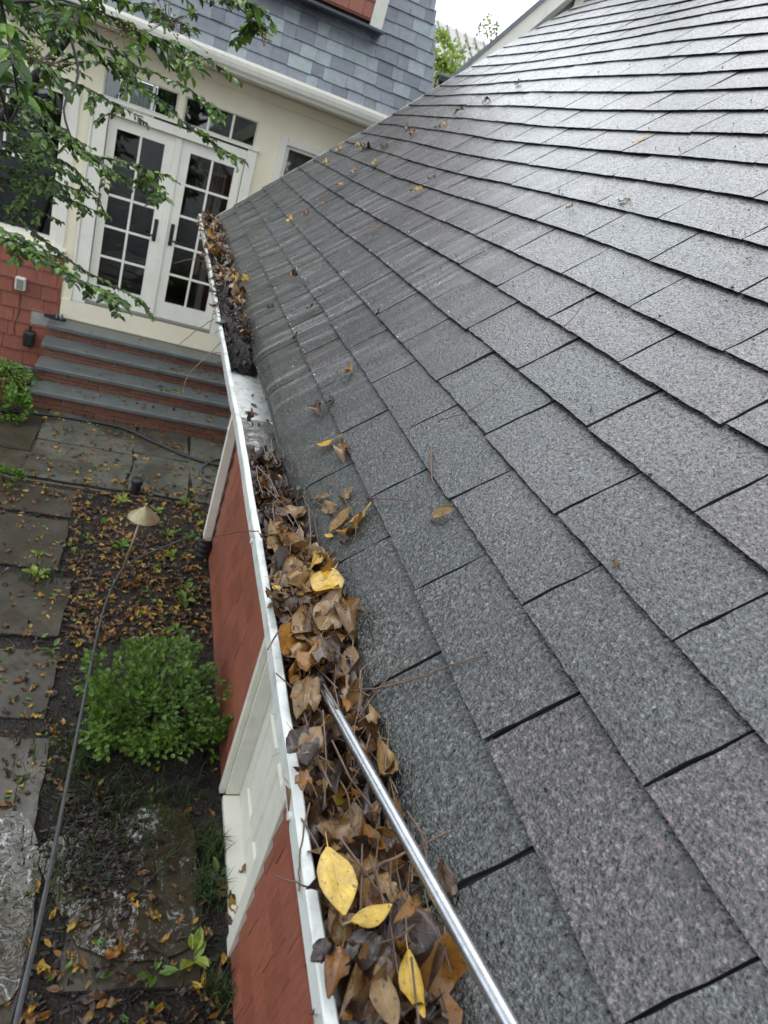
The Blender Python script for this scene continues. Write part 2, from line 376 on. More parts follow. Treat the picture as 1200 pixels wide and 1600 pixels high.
M_twig = m_plain('twig_bark', (0.10, 0.055, 0.032), 0.45, 0.35, 60)
M_berry = m_plain('seed_capsule', (0.26, 0.27, 0.08), 0.45, 0.25, 90)
M_sludge = m_plain('black_sludge', (0.009, 0.007, 0.006), 0.55, 0.5, 60, bump=0.9, bscale=160, spec=0.25)
M_terra = m_plain('terracotta', (0.26, 0.10, 0.05), 0.6, 0.15, 20)
M_fleck = m_plain('foam', (0.78, 0.80, 0.80), 0.35, 0.05)
M_room = m_plain('dim_room', (0.10, 0.09, 0.08), 0.8)
M_curtain = m_plain('curtain_cloth', (0.18, 0.175, 0.16), 0.8)
M_redcurt = m_plain('red_cloth', (0.16, 0.05, 0.04), 0.8)
M_floor = m_plain('wood_floor', (0.07, 0.045, 0.03), 0.4)
def mat_glass():
    k = NT('window_glass'); t = k.n('ShaderNodeBsdfTransparent'); t.inputs[0].default_value = (0.62, 0.66, 0.65, 1)
    g = k.n('ShaderNodeBsdfGlossy'); g.inputs['Roughness'].default_value = 0.02
    fr = k.n('ShaderNodeFresnel'); fr.inputs[0].default_value = 1.5
    k.link(k.bump(k.noise(k.pos(), 2.5, 2), 0.05, 0.01), g.inputs['Normal'])
    mx = k.n('ShaderNodeMixShader'); k.link(k.math('MULTIPLY', fr.outputs[0], 2.4), mx.inputs[0]); k.link(t.outputs[0], mx.inputs[1]); k.link(g.outputs[0], mx.inputs[2])
    k.link(mx.outputs[0], k.out.inputs['Surface']); return k.m
M_glass = mat_glass()
def mat_water(name, col, bscale, bstr, white_marks=0.0, fscale=5.0):
    k = NT(name); p = k.pos()
    c = k.ramp(k.noise(p, 6, 4), [(0.3, col), (0.7, tuple(x * 1.7 for x in col))]); rough = 0.06
    if white_marks > 0:  # white swirls in the colour, for suds and mirrored sky
        warp = k.noise(p, fscale * 0.6, 3); cm = k.n('ShaderNodeVectorMath', operation='ADD'); k.link(p, cm.inputs[0])
        cv = k.n('ShaderNodeCombineXYZ'); k.link(warp, cv.inputs[0]); k.link(k.noise(p, fscale * 0.9, 2), cv.inputs[1]); k.link(cv.outputs[0], cm.inputs[1])
        fo = k.ramp(k.noise(cm.outputs[0], fscale * 1.6, 6, 0.7, 2.2), [(0.0, 0), (0.56, 0), (0.60, white_marks), (0.63, white_marks * 0.5), (0.68, 0), (1, 0)])
        fo = k.math('MULTIPLY', fo, k.ramp(k.noise(p, fscale * 0.7, 3), [(0.42, 0), (0.52, 1)]))
        fo = k.math('MULTIPLY', fo, k.ramp(k.noise(p, fscale * 11, 4, 0.7), [(0.38, 0), (0.58, 1)]))
        c = k.mix(fo, c, (0.72, 0.73, 0.72)); rough = k.math('ADD', k.math('MULTIPLY', fo, 0.35), 0.06)
    return k.set(c, rough, k.bump(k.noise(p, bscale, 3, 0.5, 0.8), bstr, 0.02), 0.5)
M_gwater = mat_water('gutter_water', (0.13, 0.125, 0.118), 26, 0.9, 0.0, 16)
M_puddle = mat_water('puddle_water', (0.036, 0.029, 0.018), 14, 0.5, 0.85, 4.0)
M_tar = m_plain('far_metal_roof', (0.24, 0.225, 0.20), 0.5, 0.04)

# ================================================================== GARAGE (roof, gutter, wall)
TH = R(44.5)
U = Vector((math.cos(TH), 0, math.sin(TH))); N = Vector((-math.sin(TH), 0, math.cos(TH)))
E0 = Vector((0.359, 0, 2.70)); Y_END = 5.6
def sag(s, Y):
    a = max(0.0, min(1.0, (Y - 1.6) / 4.0)); b = max(0.0, 1 - s / 2.2)
    return -0.026 * math.sin(math.pi * a) * b * min(1, max(0, s) * 3) + 0.006 * math.sin(Y * 2.3 + s * 3.1) * min(1, s * 2) + 0.004 * noise.noise(Vector((s * 2.1, Y * 1.7, 3)))
def roof_pt(s, Y, h=0.0): return E0 + U * s + Vector((0, Y, 0)) + N * (h + sag(s, Y))
def roof_hit(px, py): return on_plane(px, py, E0 + N * 0.010, N)

garage = thing('garage', 'red shingled garage with wet grey shingle roof and white eave gutter', 'garage')
# roof deck under the shingles
mb = MB(); ns, ny = 22, 32; S_TOP = 4.6
vs = [roof_pt(-0.012 + (S_TOP + 0.012) * i / ns, -0.8 + (Y_END - 0.01 + 0.8) * j / ny, -0.004) for i in range(ns + 1) for j in range(ny + 1)]
fs = [(i * (ny + 1) + j, i * (ny + 1) + j + 1, (i + 1) * (ny + 1) + j + 1, (i + 1) * (ny + 1) + j) for i in range(ns) for j in range(ny)]
fs = [tuple(reversed(f)) for f in fs]
mb.add(vs, fs)
o = len(vs); vs2 = [v - N * 0.018 for v in vs]; mb.add(vs2, [tuple(reversed(f)) for f in fs])
rim = [i * (ny + 1) + ny for i in range(ns + 1)]
for a, b in zip(rim[:-1], rim[1:]): mb.f.append((a, b, o + b, o + a)); mb.mi.append(0)
rim = list(range(ny + 1))
for a, b in zip(rim[:-1], rim[1:]): mb.f.append((a, b, o + b, o + a)); mb.mi.append(0)
roof = build('roof', mb, M_deck, garage)

S_EDGE = [-.020, .141, .265, .392, .538, .683, .807, .944]
while S_EDGE[-1] < 4.4: S_EDGE.append(S_EDGE[-1] + 0.133 + random.uniform(-.004, .004))
TABW = 0.306
def tab_mesh(seed, bend=False, length=0.152):
    if bend: length = 0.172
    return _tab_mesh(seed, bend, length)
def _tab_mesh(seed, bend, length):
    rg = random.Random(seed); nx, nyy = 16, (6 if bend else 5); W = TABW - rg.uniform(0.0046, 0.0066); t = 0.0060
    mb = MB(); top = []; vs = []
    ybr = [0, .015, .03, .05, .08, .12, length] if bend else [0, .025, .05, .08, .115, length]
    ph = rg.uniform(0, 6); amp = rg.uniform(0.0001, 0.0006); curl = [rg.uniform(-0.0005, 0.0015), rg.uniform(-0.0005, 0.0015)]
    for j, y in enumerate(ybr):
        for i in range(nx + 1):
            x = W * i / nx; a = i / nx
            z = 0.0096 + (rg.uniform(-.0003, .0003) if j == 0 or i in (0, nx) else 0) - 0.0074 * (y / length) + amp * math.sin(ph + a * 5) * (1 - y / length)
            z += (curl[0] * (1 - a) ** 3 + curl[1] * a ** 3) * max(0, 1 - y / 0.06) ** 2
            if bend and y < 0.065: z -= (0.065 - y) ** 2 * 5.0
            jx = rg.uniform(-.0015, .0015) if i in (0, nx) else 0; jy = rg.uniform(-.0010, .0010) if j == 0 else 0
            vs.append((x + jx, y + jy, z))
    fs = [(j * (nx + 1) + i, j * (nx + 1) + i + 1, (j + 1) * (nx + 1) + i + 1, (j + 1) * (nx + 1) + i) for j in range(nyy) for i in range(nx)]
    mb.add(vs, fs, 0)
    rim = list(range(nx + 1)); left = [j * (nx + 1) for j in range(nyy + 1)]; right = [j * (nx + 1) + nx for j in range(nyy + 1)]
    def skirt(ids, flip):
        o = len(mb.v)
        for i in ids: x, y, z = mb.v[i]; mb.v.append((x, y + 0.0035, z - t)); mb.uv.append((0, 0))
        for k in range(len(ids) - 1):
            q = (ids[k], o + k, o + k + 1, ids[k + 1]); mb.f.append(tuple(reversed(q)) if flip else q); mb.mi.append(1)
    skirt(rim, False); skirt(left, True); skirt(right, False)
    return mb
TABS = [tab_mesh(s) for s in range(10)]; TABS_B = [tab_mesh(40 + s, True) for s in range(5)]
TABM = [t.mesh('shingle', [M_shingle, M_asphalt]) for t in TABS]; TABM_B = [t.mesh('shingle', [M_shingle, M_asphalt]) for t in TABS_B]
cand = []
for ci, s in enumerate(S_EDGE):
    ph = 1.134 if ci % 2 else 0.997
    k0 = int(math.floor((-0.5 - ph) / TABW))
    y = ph + k0 * TABW
    while y < Y_END - 0.02:
        y1 = y + TABW; rg = random.Random(ci * 1000 + int(y * 100))
        yy = y + rg.uniform(-.0012, .0012); ww = 1.0
        if y1 > Y_END: ww = (Y_END - y) / TABW
        A = roof_pt(s, yy + TABW * ww, 0); B = roof_pt(s, yy, 0); D = roof_pt(s + 0.15, (yy + yy + TABW * ww) / 2, 0)
        lx = (B - A).normalized(); ly = (D - (A + B) / 2).normalized(); lz = lx.cross(ly).normalized(); ly = lz.cross(lx)
        lift = 0.012 * (rg.random() ** 9)
        rot = Matrix.Rotation(rg.uniform(-.003, .003), 4, 'Z') @ Matrix.Rotation(-lift, 4, 'X')
        off = lx * (0.00325 if ww == 1 else 0) + ly * rg.uniform(-.003, .003)
        M = Matrix(((lx.x, ly.x, lz.x, A.x + off.x), (lx.y, ly.y, lz.y, A.y + off.y), (lx.z, ly.z, lz.z, A.z + off.z), (0, 0, 0, 1))) @ rot
        if ww < 1: M = M @ Matrix.Diagonal((ww, 1, 1, 1))
        q = [project(M @ Vector(c)) for c in ((0, 0, .01), (.3 * 1, 0, .01), (.3, .135, .005), (0, .135, .005))]
        area = 0.0
        if all(q):
            pts = [(min(1240, max(-40, a[0])), min(1640, max(-40, a[1]))) for a in q]
            area = abs(sum(pts[i][0] * pts[(i + 1) % 4][1] - pts[(i + 1) % 4][0] * pts[i][1] for i in range(4))) / 2
        cand.append((area, ci, rg.randrange(1000), M)); y = y1
cand.sort(key=lambda c: -c[0])
for area, ci, v, M in cand[:300]:
    link('shingle', TABM_B[v % 5] if ci == 0 else TABM[v % 10], roof, M)
mb = MB()
for area, ci, v, M in cand[300:]:
    T = TABS_B[v % 5] if ci == 0 else TABS[v % 10]
    o = len(mb.v); mb.v += [tuple(M @ Vector(p)) for p in T.v]; mb.uv += T.uv
    mb.f += [tuple(i + o for i in f) for f in T.f]; mb.mi += T.mi
tag(build('distant_shingles', mb, [M_shingle, M_asphalt], roof), kind='stuff')

# white drip edge along the far rake
mb = MB(); vs = []; fs = []
for i in range(24):
    s = S_TOP * i / 23
    for h, dy in ((0.006, 0.0), (0.006, 0.012), (-0.14, 0.012), (-0.14, 0.0)): vs.append(roof_pt(s, Y_END + dy, h))
for i in range(23):
    for k in range(4): a, b = i * 4 + k, i * 4 + (k + 1) % 4; fs.append((a, b, b + 4, a + 4))
mb.add(vs, fs); build('rake_board', mb, M_ivory, garage)

# gutter
LIPX = [(-1.0, .232), (0.29, .236), (.42, .240), (.64, .243), (1.0, .246), (1.2, .247), (1.7, .247), (2.24, .241), (3.3, .237), (5.03, .226), (5.6, .222)]
def lip_x(Y):
    for (a, xa), (b, xb) in zip(LIPX[:-1], LIPX[1:]):
        if a <= Y <= b: return xa + (xb - xa) * (Y - a) / (b - a)
    return LIPX[0][1] if Y < 0 else LIPX[-1][1]
ZL = 2.70
PROF = [(.0135, -.009), (.0135, .001), (.0115, .003), (.002, .002), (0, 0), (-.001, -.022), (.010, -.045), (.022, -.06), (.026, -.082), (.034, -.088), (.146, -.088), (.146, .002),
        (.1445, .002), (.1445, -.0865), (.0355, -.0865), (.0275, -.0805), (.0235, -.059), (.0115, -.044), (.0012, -.022), (.0015, -.0015), (.0110, .0005), (.0120, -.009)]
G0, G1Y = -0.9, 5.42
mb = MB(); n = len(PROF); NY = 60; vs = []
for j in range(NY + 1):
    Y = G0 + (G1Y - G0) * j / NY; lx = lip_x(Y)
    wob = 0.0008 * math.sin(Y * 9) + 0.0005 * math.sin(Y * 23 + 1)
    for x, z in PROF:
        xx = lx + x * 1.0 + (wob if x < 0.02 else 0); xx = xx if x < 0.1 else 0.386 + (x - .146)
        vs.append((xx, Y, ZL + z + (wob * .7 if x < 0.02 else 0)))
fs = [(j * n + k, (j + 1) * n + k, (j + 1) * n + (k + 1) % n, j * n + (k + 1) % n) for j in range(NY) for k in range(n)]
mi = [0 if (k < 11 or k > 17) else 1 for j in range(NY) for k in range(n)]
mb.add(vs, fs); mb.mi = mi
gutter = build('gutter', mb, [M_white, M_trough], garage)
mb = MB().prism([(lip_x(G1Y) + x, ZL + z) for x, z in PROF[3:12]], G1Y, G1Y + 0.002); build('end_cap', mb, M_white, gutter)
ys = at_z(410, 656, 2.62).y
mb = MB().box(0.2835, 0.3842, ys - 0.010, ys + 0.010, ZL - .0863, ZL - .0835); build('seam', mb, M_white, gutter)
for yy in (at_z(384, 842, 2.69).y, at_z(463, 1272, 2.69).y, 0.10, 2.6, 4.1):
    x = lip_x(yy); mb = MB().tube([(x + .001, yy, 2.687), (x - .005, yy, 2.687)], .005, 10); build('spike_head', mb, M_white, gutter)
mb = MB().box(0.3875, 0.410, -0.9, Y_END - .02, 2.50, 2.692); build('fascia', mb, M_trim, garage)
mb = MB().box(0.410, 0.83, -0.9, Y_END - .02, 2.50, 2.515); build('soffit', mb, M_trim, garage)

# wall with a doorway
WX, WY1, DY0, DY1 = 0.822, 5.28, 1.90, 2.72
mb = MB()
def wall_grid(mb, us, zs, holes, fn, depth, dvec, mi=0):
    ids = {}
    def vid(u, z, d):
        if (u, z, d) not in ids: ids[(u, z, d)] = len(mb.v); p = fn(u, z) + dvec * (depth * d); mb.v.append(tuple(p)); mb.uv.append((0, 0))
        return ids[(u, z, d)]
    def solid(a, b):
        if a < 0 or b < 0 or a >= len(us) - 1 or b >= len(zs) - 1: return False
        um, zm = (us[a] + us[a + 1]) / 2, (zs[b] + zs[b + 1]) / 2
        return not any(h[0] < um < h[1] and h[2] < zm < h[3] for h in holes)
    def q(*l): mb.f.append(tuple(vid(*x) for x in l)); mb.mi.append(mi)
    for a in range(len(us) - 1):
        for b in range(len(zs) - 1):
            if not solid(a, b): continue
            u0, u1, z0, z1 = us[a], us[a + 1], zs[b], zs[b + 1]
            q((u0, z0, 0), (u1, z0, 0), (u1, z1, 0), (u0, z1, 0)); q((u0, z0, 1), (u0, z1, 1), (u1, z1, 1), (u1, z0, 1))
            if not solid(a - 1, b): q((u0, z0, 0), (u0, z1, 0), (u0, z1, 1), (u0, z0, 1))
            if not solid(a + 1, b): q((u1, z0, 0), (u1, z0, 1), (u1, z1, 1), (u1, z1, 0))
            if not solid(a, b - 1): q((u0, z0, 0), (u0, z0, 1), (u1, z0, 1), (u1, z0, 0))
            if not solid(a, b + 1): q((u0, z1, 0), (u1, z1, 0), (u1, z1, 1), (u0, z1, 1))
wall_grid(mb, [-0.9, DY0, DY1, WY1], [0, 2.15, 2.5], [(DY0, DY1, -1, 2.15)], lambda u, z: Vector((WX + .012, u, z)), 0.12, Vector((1, 0, 0)))
gwall = build('wall', mb, M_red, garage)
# the far end wall, seen only from a step aside
mb = MB().box(WX + .14, 4.0, WY1 - .10, WY1, 0, 2.6); build('end_wall', mb, M_red, garage)
SH = []
for sd in range(6):
    rg = random.Random(200 + sd); t = 0.012 + rg.uniform(0, .004)
    m_ = MB(); m_.add([(0, 0, 0), (0, 1, 0), (t * 0, 1, 1), (0, 0, 1), (-t, 0.0, rg.uniform(-.012, .012)), (-t, 1.0, rg.uniform(-.012, .012)), (-.002, 1, 1), (-.002, 0, 1)],
        [(4, 7, 6, 5), (0, 4, 5, 1), (0, 3, 7, 4), (1, 5, 6, 2), (3, 2, 6, 7)])
    SH.append(m_.mesh('shake', [M_red]))
rg = random.Random(5); row = 0; z = 0.03
while z < 2.48:
    y = -0.62 + rg.uniform(0, .12)
    while y < WY1 - .06:
        wdt = rg.uniform(.13, .27); y1 = min(y + wdt, WY1 - .05)
        segs = [(y, y1)]
        out = []
        for a, b in segs:
            if z < 2.2:
                if a < DY0 - .08 < b: b = DY0 - .08
                elif DY0 - .08 <= a and b <= DY1 + .03: continue
                elif a < DY1 + .03 < b and a > DY0 - .08: a = DY1 + .03
            if b - a > .03: out.append((a, b))
        for a, b in out:
            if z > 1.75 and a < 0.3: continue
            link('shake', SH[rg.randrange(6)], gwall, Matrix.Translation((WX + .0118, a + .0008, z)) @ Matrix.Diagonal((1.5, b - a - .0016, 0.168, 1)))
        y = y1
    z += 0.165; row += 1
mb = MB().bevbox(WX - .018, WX + .0115, WY1 - .05, WY1 + .02, 0.02, 2.49, .003); build('corner_board', mb, M_trim, garage)
# doorway: jambs, casing, door, threshold
door = build('door', MB().bevbox(.912, .95, DY0 + .012, DY1 - .012, .05, 2.12, .003), M_ivory, garage)
for z0, z1 in ((.22, .80), (.95, 1.40), (1.52, 2.0)):
    for y0, y1 in ((DY0 + .12, DY0 + .37), (DY0 + .45, DY1 - .12)):
        mb = MB()
        pr = [(0, .0), (.012, .012), (.028, .012), (.036, 0)]
        # raised picture-frame moulding
        ring = []
        for d, h in pr: ring.append([(0.9118 - h, y0 + d, z0 + d), (0.9118 - h, y1 - d, z0 + d), (0.9118 - h, y1 - d, z1 - d), (0.9118 - h, y0 + d, z1 - d)])
        vs = [v for g in ring for v in g]; fs = [(i * 4 + k, i * 4 + (k + 1) % 4, (i + 1) * 4 + (k + 1) % 4, (i + 1) * 4 + k) for i in range(3) for k in range(4)]
        mb.add(vs, fs); build('panel_moulding', mb, M_ivory, door)
mb = MB().lathe([(.0, .05), (.022, .045), (.028, .025), (.012, .012), (.012, 0), (.03, -.004)], 12)
build('knob', mb, M_brass, door, True, Matrix.Translation((.908, DY0 + .07, .98)) @ Matrix.Rotation(R(-90), 4, 'Y'))
casing = build('door_casing', MB().bevbox(WX - .020, WX + .0105, DY0 - .085, DY0 - .002, .02, 2.24, .003), M_ivory, garage)
build('door_casing', MB().bevbox(WX - .022, WX + .0105, DY1 - .008, DY1 + .035, .03, 2.24, .003), M_ivory, garage)
build('jamb', MB().bevbox(WX + .0108, .9115, DY1 - .03, DY1 - .001, .05, 2.148, .002), M_ivory, garage)
build('jamb', MB().bevbox(WX + .0108, .9115, DY0 + .001, DY0 + .03, .05, 2.148, .002), M_ivory, garage)
build('threshold', MB().bevbox(WX - .004, .96, DY0 + .001, DY1 - .031, .005, .048, .004), M_trim, garage)
# downspout
DX0, DX1, DSY0, DSY1 = .735, .800, 5.17, 5.25
mb = MB(); prof = []
for i in range(5):
    t = i / 4; prof.append((DX0 + (0.004 if i in (1, 3) else 0), DSY0 + (DSY1 - DSY0) * t))
prof += [(DX1, DSY1), (DX1, DSY0)]
rings = [(0.19, 0, 0), (2.20, 0, 0), (2.36, -.14, 0), (2.56, -.40, 0), (2.62, -.42, 0)]
vs = [(x + dx, y + dy, z) for z, dx, dy in rings for x, y in prof]; n = len(prof)
mb.add(vs, [(i * n + k, i * n + (k + 1) % n, (i + 1) * n + (k + 1) % n, (i + 1) * n + k) for i in range(len(rings) - 1) for k in range(n)])
ds = build('downspout', mb, M_trim, garage)
build('strap', MB().box(DX0 - .003, DX1 + .002, DSY0 - .003, DSY1 + .003, 1.2, 1.235), M_trim, ds)
mb = MB(); pr = []
for i in range(9): pr += [(.060 if i % 2 else .068, -.02 + i * .027)]
mb.lathe(pr + [(.052, .20)], 18, (0.765, 5.205, 0)); build('drain_adapter', mb, M_black, ds)

# ================================================================== GROUND
mb = MB(); gx = [-60, -20, -8] + [-4 + 0.14 * i for i in range(36)] + [1.2, 3, 8, 25, 60]; gy = [-60, -15, -4] + [0 + .14 * i for i in range(65)] + [9.5, 12, 20, 60, 140]
def gz(x, y):
    if not (-4 < x < 1.1 and -.1 < y < 9.1): return -0.03
    z = 0.02 * noise.noise(Vector((x * 2.5, y * 2.5, 0))) + 0.01 * noise.noise(Vector((x * 8, y * 8, 4))) - .02
    return z + 0.025 * max(0, min(1, (x - .1) * 2)) * (1 if y > 2.6 else 0.3)
vs = [(x, y, gz(x, y)) for x in gx for y in gy]; n = len(gy)
mb.add(vs, [(i * n + j, (i + 1) * n + j, (i + 1) * n + j + 1, i * n + j + 1) for i in range(len(gx) - 1) for j in range(n - 1)])
ground = tag(build('ground', mb, M_soil, None, True), kind='structure')
def slab_mesh(x0, x1, y0, y1, z, seed, th=.05):
    rg = random.Random(seed); mb = MB(); nx = max(3, int((x1 - x0) / .12)); ny = max(3, int((y1 - y0) / .12)); ed = []
    for k in range(nx): ed.append((x0 + (x1 - x0) * k / nx, y0))
    for k in range(ny): ed.append((x1, y0 + (y1 - y0) * k / ny))
    for k in range(nx): ed.append((x1 - (x1 - x0) * k / nx, y1))
    for k in range(ny): ed.append((x0, y1 - (y1 - y0) * k / ny))
    ed = [(x + .035 * noise.noise(Vector((x * 2.3, y * 2.3, seed))) + rg.uniform(-.008, .008), y + .03 * noise.noise(Vector((x * 2.3, y * 2.3, seed + 9))) + rg.uniform(-.008, .008)) for x, y in ed]; cx, cy = (x0 + x1) / 2, (y0 + y1) / 2; m = len(ed)
    t1, t2 = rg.uniform(-.004, .004), rg.uniform(-.004, .004)
    def lv(sc_, dz): return [(cx + (x - cx) * (1 - sc_ / (x1 - x0)), cy + (y - cy) * (1 - sc_ / (y1 - y0)), z + dz + t1 * (x - cx) + t2 * (y - cy)) for x, y in ed]
    vs = lv(0, -th) + lv(0, -.006) + lv(.012, 0)
    fs = [(a * m + k, a * m + (k + 1) % m, (a + 1) * m + (k + 1) % m, (a + 1) * m + k) for a in range(2) for k in range(m)] + [tuple(2 * m + k for k in range(m))]
    mb.add(vs, fs); mb.mi = [1] * m + [0] * (len(fs) - m); mb.mi[m:2 * m] = [1] * m; return mb
patio = tag(build('patio', MB().box(-3.2, 1.35, 6.10, 7.80, -.05, -.004), m_plain('joint_sand', (.10, .08, .055), .8, .3, 20)), kind='structure')
sd = 0
for x0, x1, y0, y1 in [(-3.1, -2.0, 6.15, 7.75), (-1.99, -.84, 6.13, 6.62), (-1.99, -.84, 6.63, 7.2), (-1.99, -.84, 7.21, 7.75), (-.83, .08, 6.13, 6.93), (-.83, .08, 6.94, 7.75), (.09, .66, 6.15, 7.0), (.09, .66, 7.01, 7.75), (.67, 1.33, 6.15, 7.75)]:
    sd += 1; build('slab', slab_mesh(x0, x1, y0, y1, .022, sd), [M_patio if x0 > -.9 else M_flag, M_soil], patio)
path = tag(build('path', MB().box(-3.2, -.9, .6, 6.0, -.06, -.012), M_soil), kind='structure')
for x0, x1, y0, y1 in [(-3, -.36, 5.56, 6.04), (-3, -.30, 4.76, 5.50), (-3, -.24, 3.98, 4.66), (-3, -.16, 3.26, 3.84), (-3, -.14, 2.50, 3.12), (-3, -.06, 1.62, 2.40), (-3, -.02, .7, 1.55), (.10, .67, 1.72, 2.26)]:
    sd += 1; x1 += .03 * math.sin(sd * 2.7); build('slab', slab_mesh(x0, x1, y0, y1, .0, sd), [M_flag, M_soil], path)
# puddles: muddy water with white swirls painted in for suds and sky sheen
def puddle(pts, z, name, label):
    mb = MB(); P = smooth_line([Vector((x, y, z)) for x, y in pts + [pts[0]]], 5)[:-1]; c = sum(P, Vector()) / len(P); m = len(P)
    vs = [c] + P; mb.add(vs, [(0, 1 + k, 1 + (k + 1) % m) for k in range(m)])
    return tag(build(name, mb, M_puddle), kind='structure')
def gp(px, py, z=0.0): v = at_z(px, py, z); return (v.x, v.y)
puddle([gp(120, 1480), gp(200, 1505), gp(298, 1480), gp(305, 1400), gp(302, 1300), gp(260, 1260), gp(200, 1270), gp(120, 1300), gp(60, 1330), gp(80, 1400)], .0135, 'puddle_water', '')
puddle([gp(-30, 1300), gp(30, 1270), gp(60, 1330), gp(45, 1450), gp(20, 1560), gp(-40, 1540)], .0130, 'puddle_water', '')

# ================================================================== HOUSE
HY = 8.95
house = thing('house', 'cream house with French doors, red shingle skirt and grey mansard roof', 'house')
mb = MB()
wall_grid(mb, [-5.0, -2.25, -1.10, -.80, .82, 1.17, 2.15, 2.62], [0.0, .70, 1.52, 3.00, 3.08, 3.28, 3.40, 3.95],
          [(-.80, .82, .70, 3.40), (-2.25, -1.10, 1.52, 3.08), (1.17, 2.15, 1.52, 3.28)], lambda u, z: Vector((u, HY, z)), .16, Vector((0, 1, 0)))
build('wall', mb, M_cream, house)
build('side_wall', MB().box(2.46, 2.60, HY + .1605, HY + 6, 0, 3.95), M_cream, house)
# dim room behind the glass
mb = MB(); wall_grid(mb, [-4.8, -.86, -.36, 2.45], [.6, 2.90, 3.40, 3.7], [(-.86, -.36, 2.90, 3.40)], lambda u, z: Vector((u, HY + 3.0, z)), .1, Vector((0, 1, 0)))
mb.box(-4.8, -4.7, HY + .17, HY + 2.99, .6, 3.7).box(2.36, 2.45, HY + .17, HY + 2.99, .6, 3.7).box(-4.69, 2.35, HY + .17, HY + 2.99, 3.6, 3.7)
build('room', mb, M_room, house)
build('room_floor', MB().box(-4.69, 2.35, HY + .17, HY + 2.99, .85, .93), M_floor, house)
def curtain(x0, x1, z0, z1, y, m, name='curtain'):
    mb = MB(); k = 28; vs = []
    for i in range(k + 1):
        x = x0 + (x1 - x0) * i / k; yy = y + .025 * math.sin(i * 1.9)
        vs += [(x, yy, z0), (x, yy, z1)]
    mb.add(vs, [(2 * i, 2 * i + 2, 2 * i + 3, 2 * i + 1) for i in range(k)]); build(name, mb, m, house, True)
M_glow = NT('sheer_cloth'); _t = M_glow.n('ShaderNodeBsdfTranslucent'); _t.inputs[0].default_value = (.3, .31, .3, 1); M_glow.link(_t.outputs[0], M_glow.out.inputs['Surface']); M_glow = M_glow.m
curtain(-.85, -.37, 2.91, 3.39, HY + 3.05, M_glow, 'sheer_curtain')  # translucent sheet added so the back window glows with outside sky
curtain(.44, .80, .95, 2.95, HY + .5, M_curtain); curtain(1.2, 2.1, 1.5, 2.80, HY + .30, M_redcurt); curtain(1.20, 2.12, 2.95, 3.26, HY + .10, m_plain('pale_blind', (.80, .62, .54), .7), 'blind'); curtain(-2.2, -1.9, 1.5, 3.05, HY + .4, M_curtain)

def bar(name, x0, x1, z0, z1, y0, y1, m, parent, b=.004): return build(name, MB().bevbox(x0, x1, y0, y1, z0, z1, b), m, parent)
def glazed(parent, x0, x1, z0, z1, y, cols, rows, mw=.026, skip=None):
    """panes with muntin bars between them, filling x0..x1, z0..z1 at depth y"""
    w, h = (x1 - x0) / cols, (z1 - z0) / rows
    for i in range(cols):
        for j in range(rows):
            tl = random.uniform(-.004, .004)
            build('pane', MB().box(x0 + i * w + .004, x0 + (i + 1) * w - .004, y + .012, y + .016, z0 + j * h + .004, z0 + (j + 1) * h - .004, M=Matrix.Translation((0, 0, 0))), M_glass, parent)
    for i in range(1, cols): bar('muntin', x0 + i * w - mw / 2, x0 + i * w + mw / 2, z0, z1, y - .004, y + .0115, M_trim, parent, .003)
    for j in range(1, rows):
        for i in range(cols):
            a = x0 + i * w + (mw / 2 + .0006 if i else 0); b = x0 + (i + 1) * w - (mw / 2 + .0006 if i < cols - 1 else 0)
            bar('muntin', a, b, z0 + j * h - mw / 2, z0 + j * h + mw / 2, y - .004, y + .0115, M_trim, parent, .003)
def frame_mesh(x0, x1, z0, z1, gx0, gx1, gz0, gz1, y0, y1):
    mb = MB(); us = [x0, gx0, gx1, x1]; zs = [z0, gz0, gz1, z1]
    wall_grid(mb, us, zs, [(gx0, gx1, gz0, gz1)], lambda u, z: Vector((u, y0, z)), y1 - y0, Vector((0, 1, 0))); return mb
# French door leaves
DZ0, DZ1 = .965, 2.985
for x0, x1, g0, g1, hx in ((-.705, .018, -.615, -.115, -.072), (.022, .752, .165, .660, .112)):
    d = build('french_door', frame_mesh(x0, x1, DZ0, DZ1, g0, g1, 1.165, 2.868, HY + .035, HY + .08), M_trim, house)
    glazed(d, g0, g1, 1.165, 2.868, HY + .045, 2, 5)
    hy = HY + .035
    h = bar('handle', hx - .022, hx + .022, 1.83, 2.08, hy - .012, hy - .0005, M_black, d, .004)
    build('lever', MB().tube([(hx, hy - .01, 1.90), (hx, hy - .05, 1.90), (hx + (-.10 if hx < 0 else .10), hy - .055, 1.895)], .010, 8), M_black, d, True)
bar('astragal', -.012, .060, DZ0 + .005, DZ1, HY + .012, HY + .0345, M_trim, house)
bar('door_casing', -.85, -.712, .93, 3.105, HY - .035, HY + .03, M_trim, house); bar('door_casing', .758, .866, .93, 3.105, HY - .035, HY + .03, M_trim, house)
bar('door_casing', -.880, -.8515, .93, 3.115, HY - .05, HY - .002, M_trim, house, .01)
bar('head_casing', -.7115, .7575, 2.992, 3.085, HY - .03, HY + .03, M_trim, house); bar('head_cap', -.86, .876, 3.106, 3.130, HY - .052, HY + .02, M_trim, house)
bar('door_sill', -.7115, .7575, .93, .962, HY - .03, HY + .09, m_plain('weathered_wood', (.22, .20, .17), .6), house)
bar('skirt_board', -.965, 1.30, .698, .929, HY - .03, HY - .0015, M_cream, house)
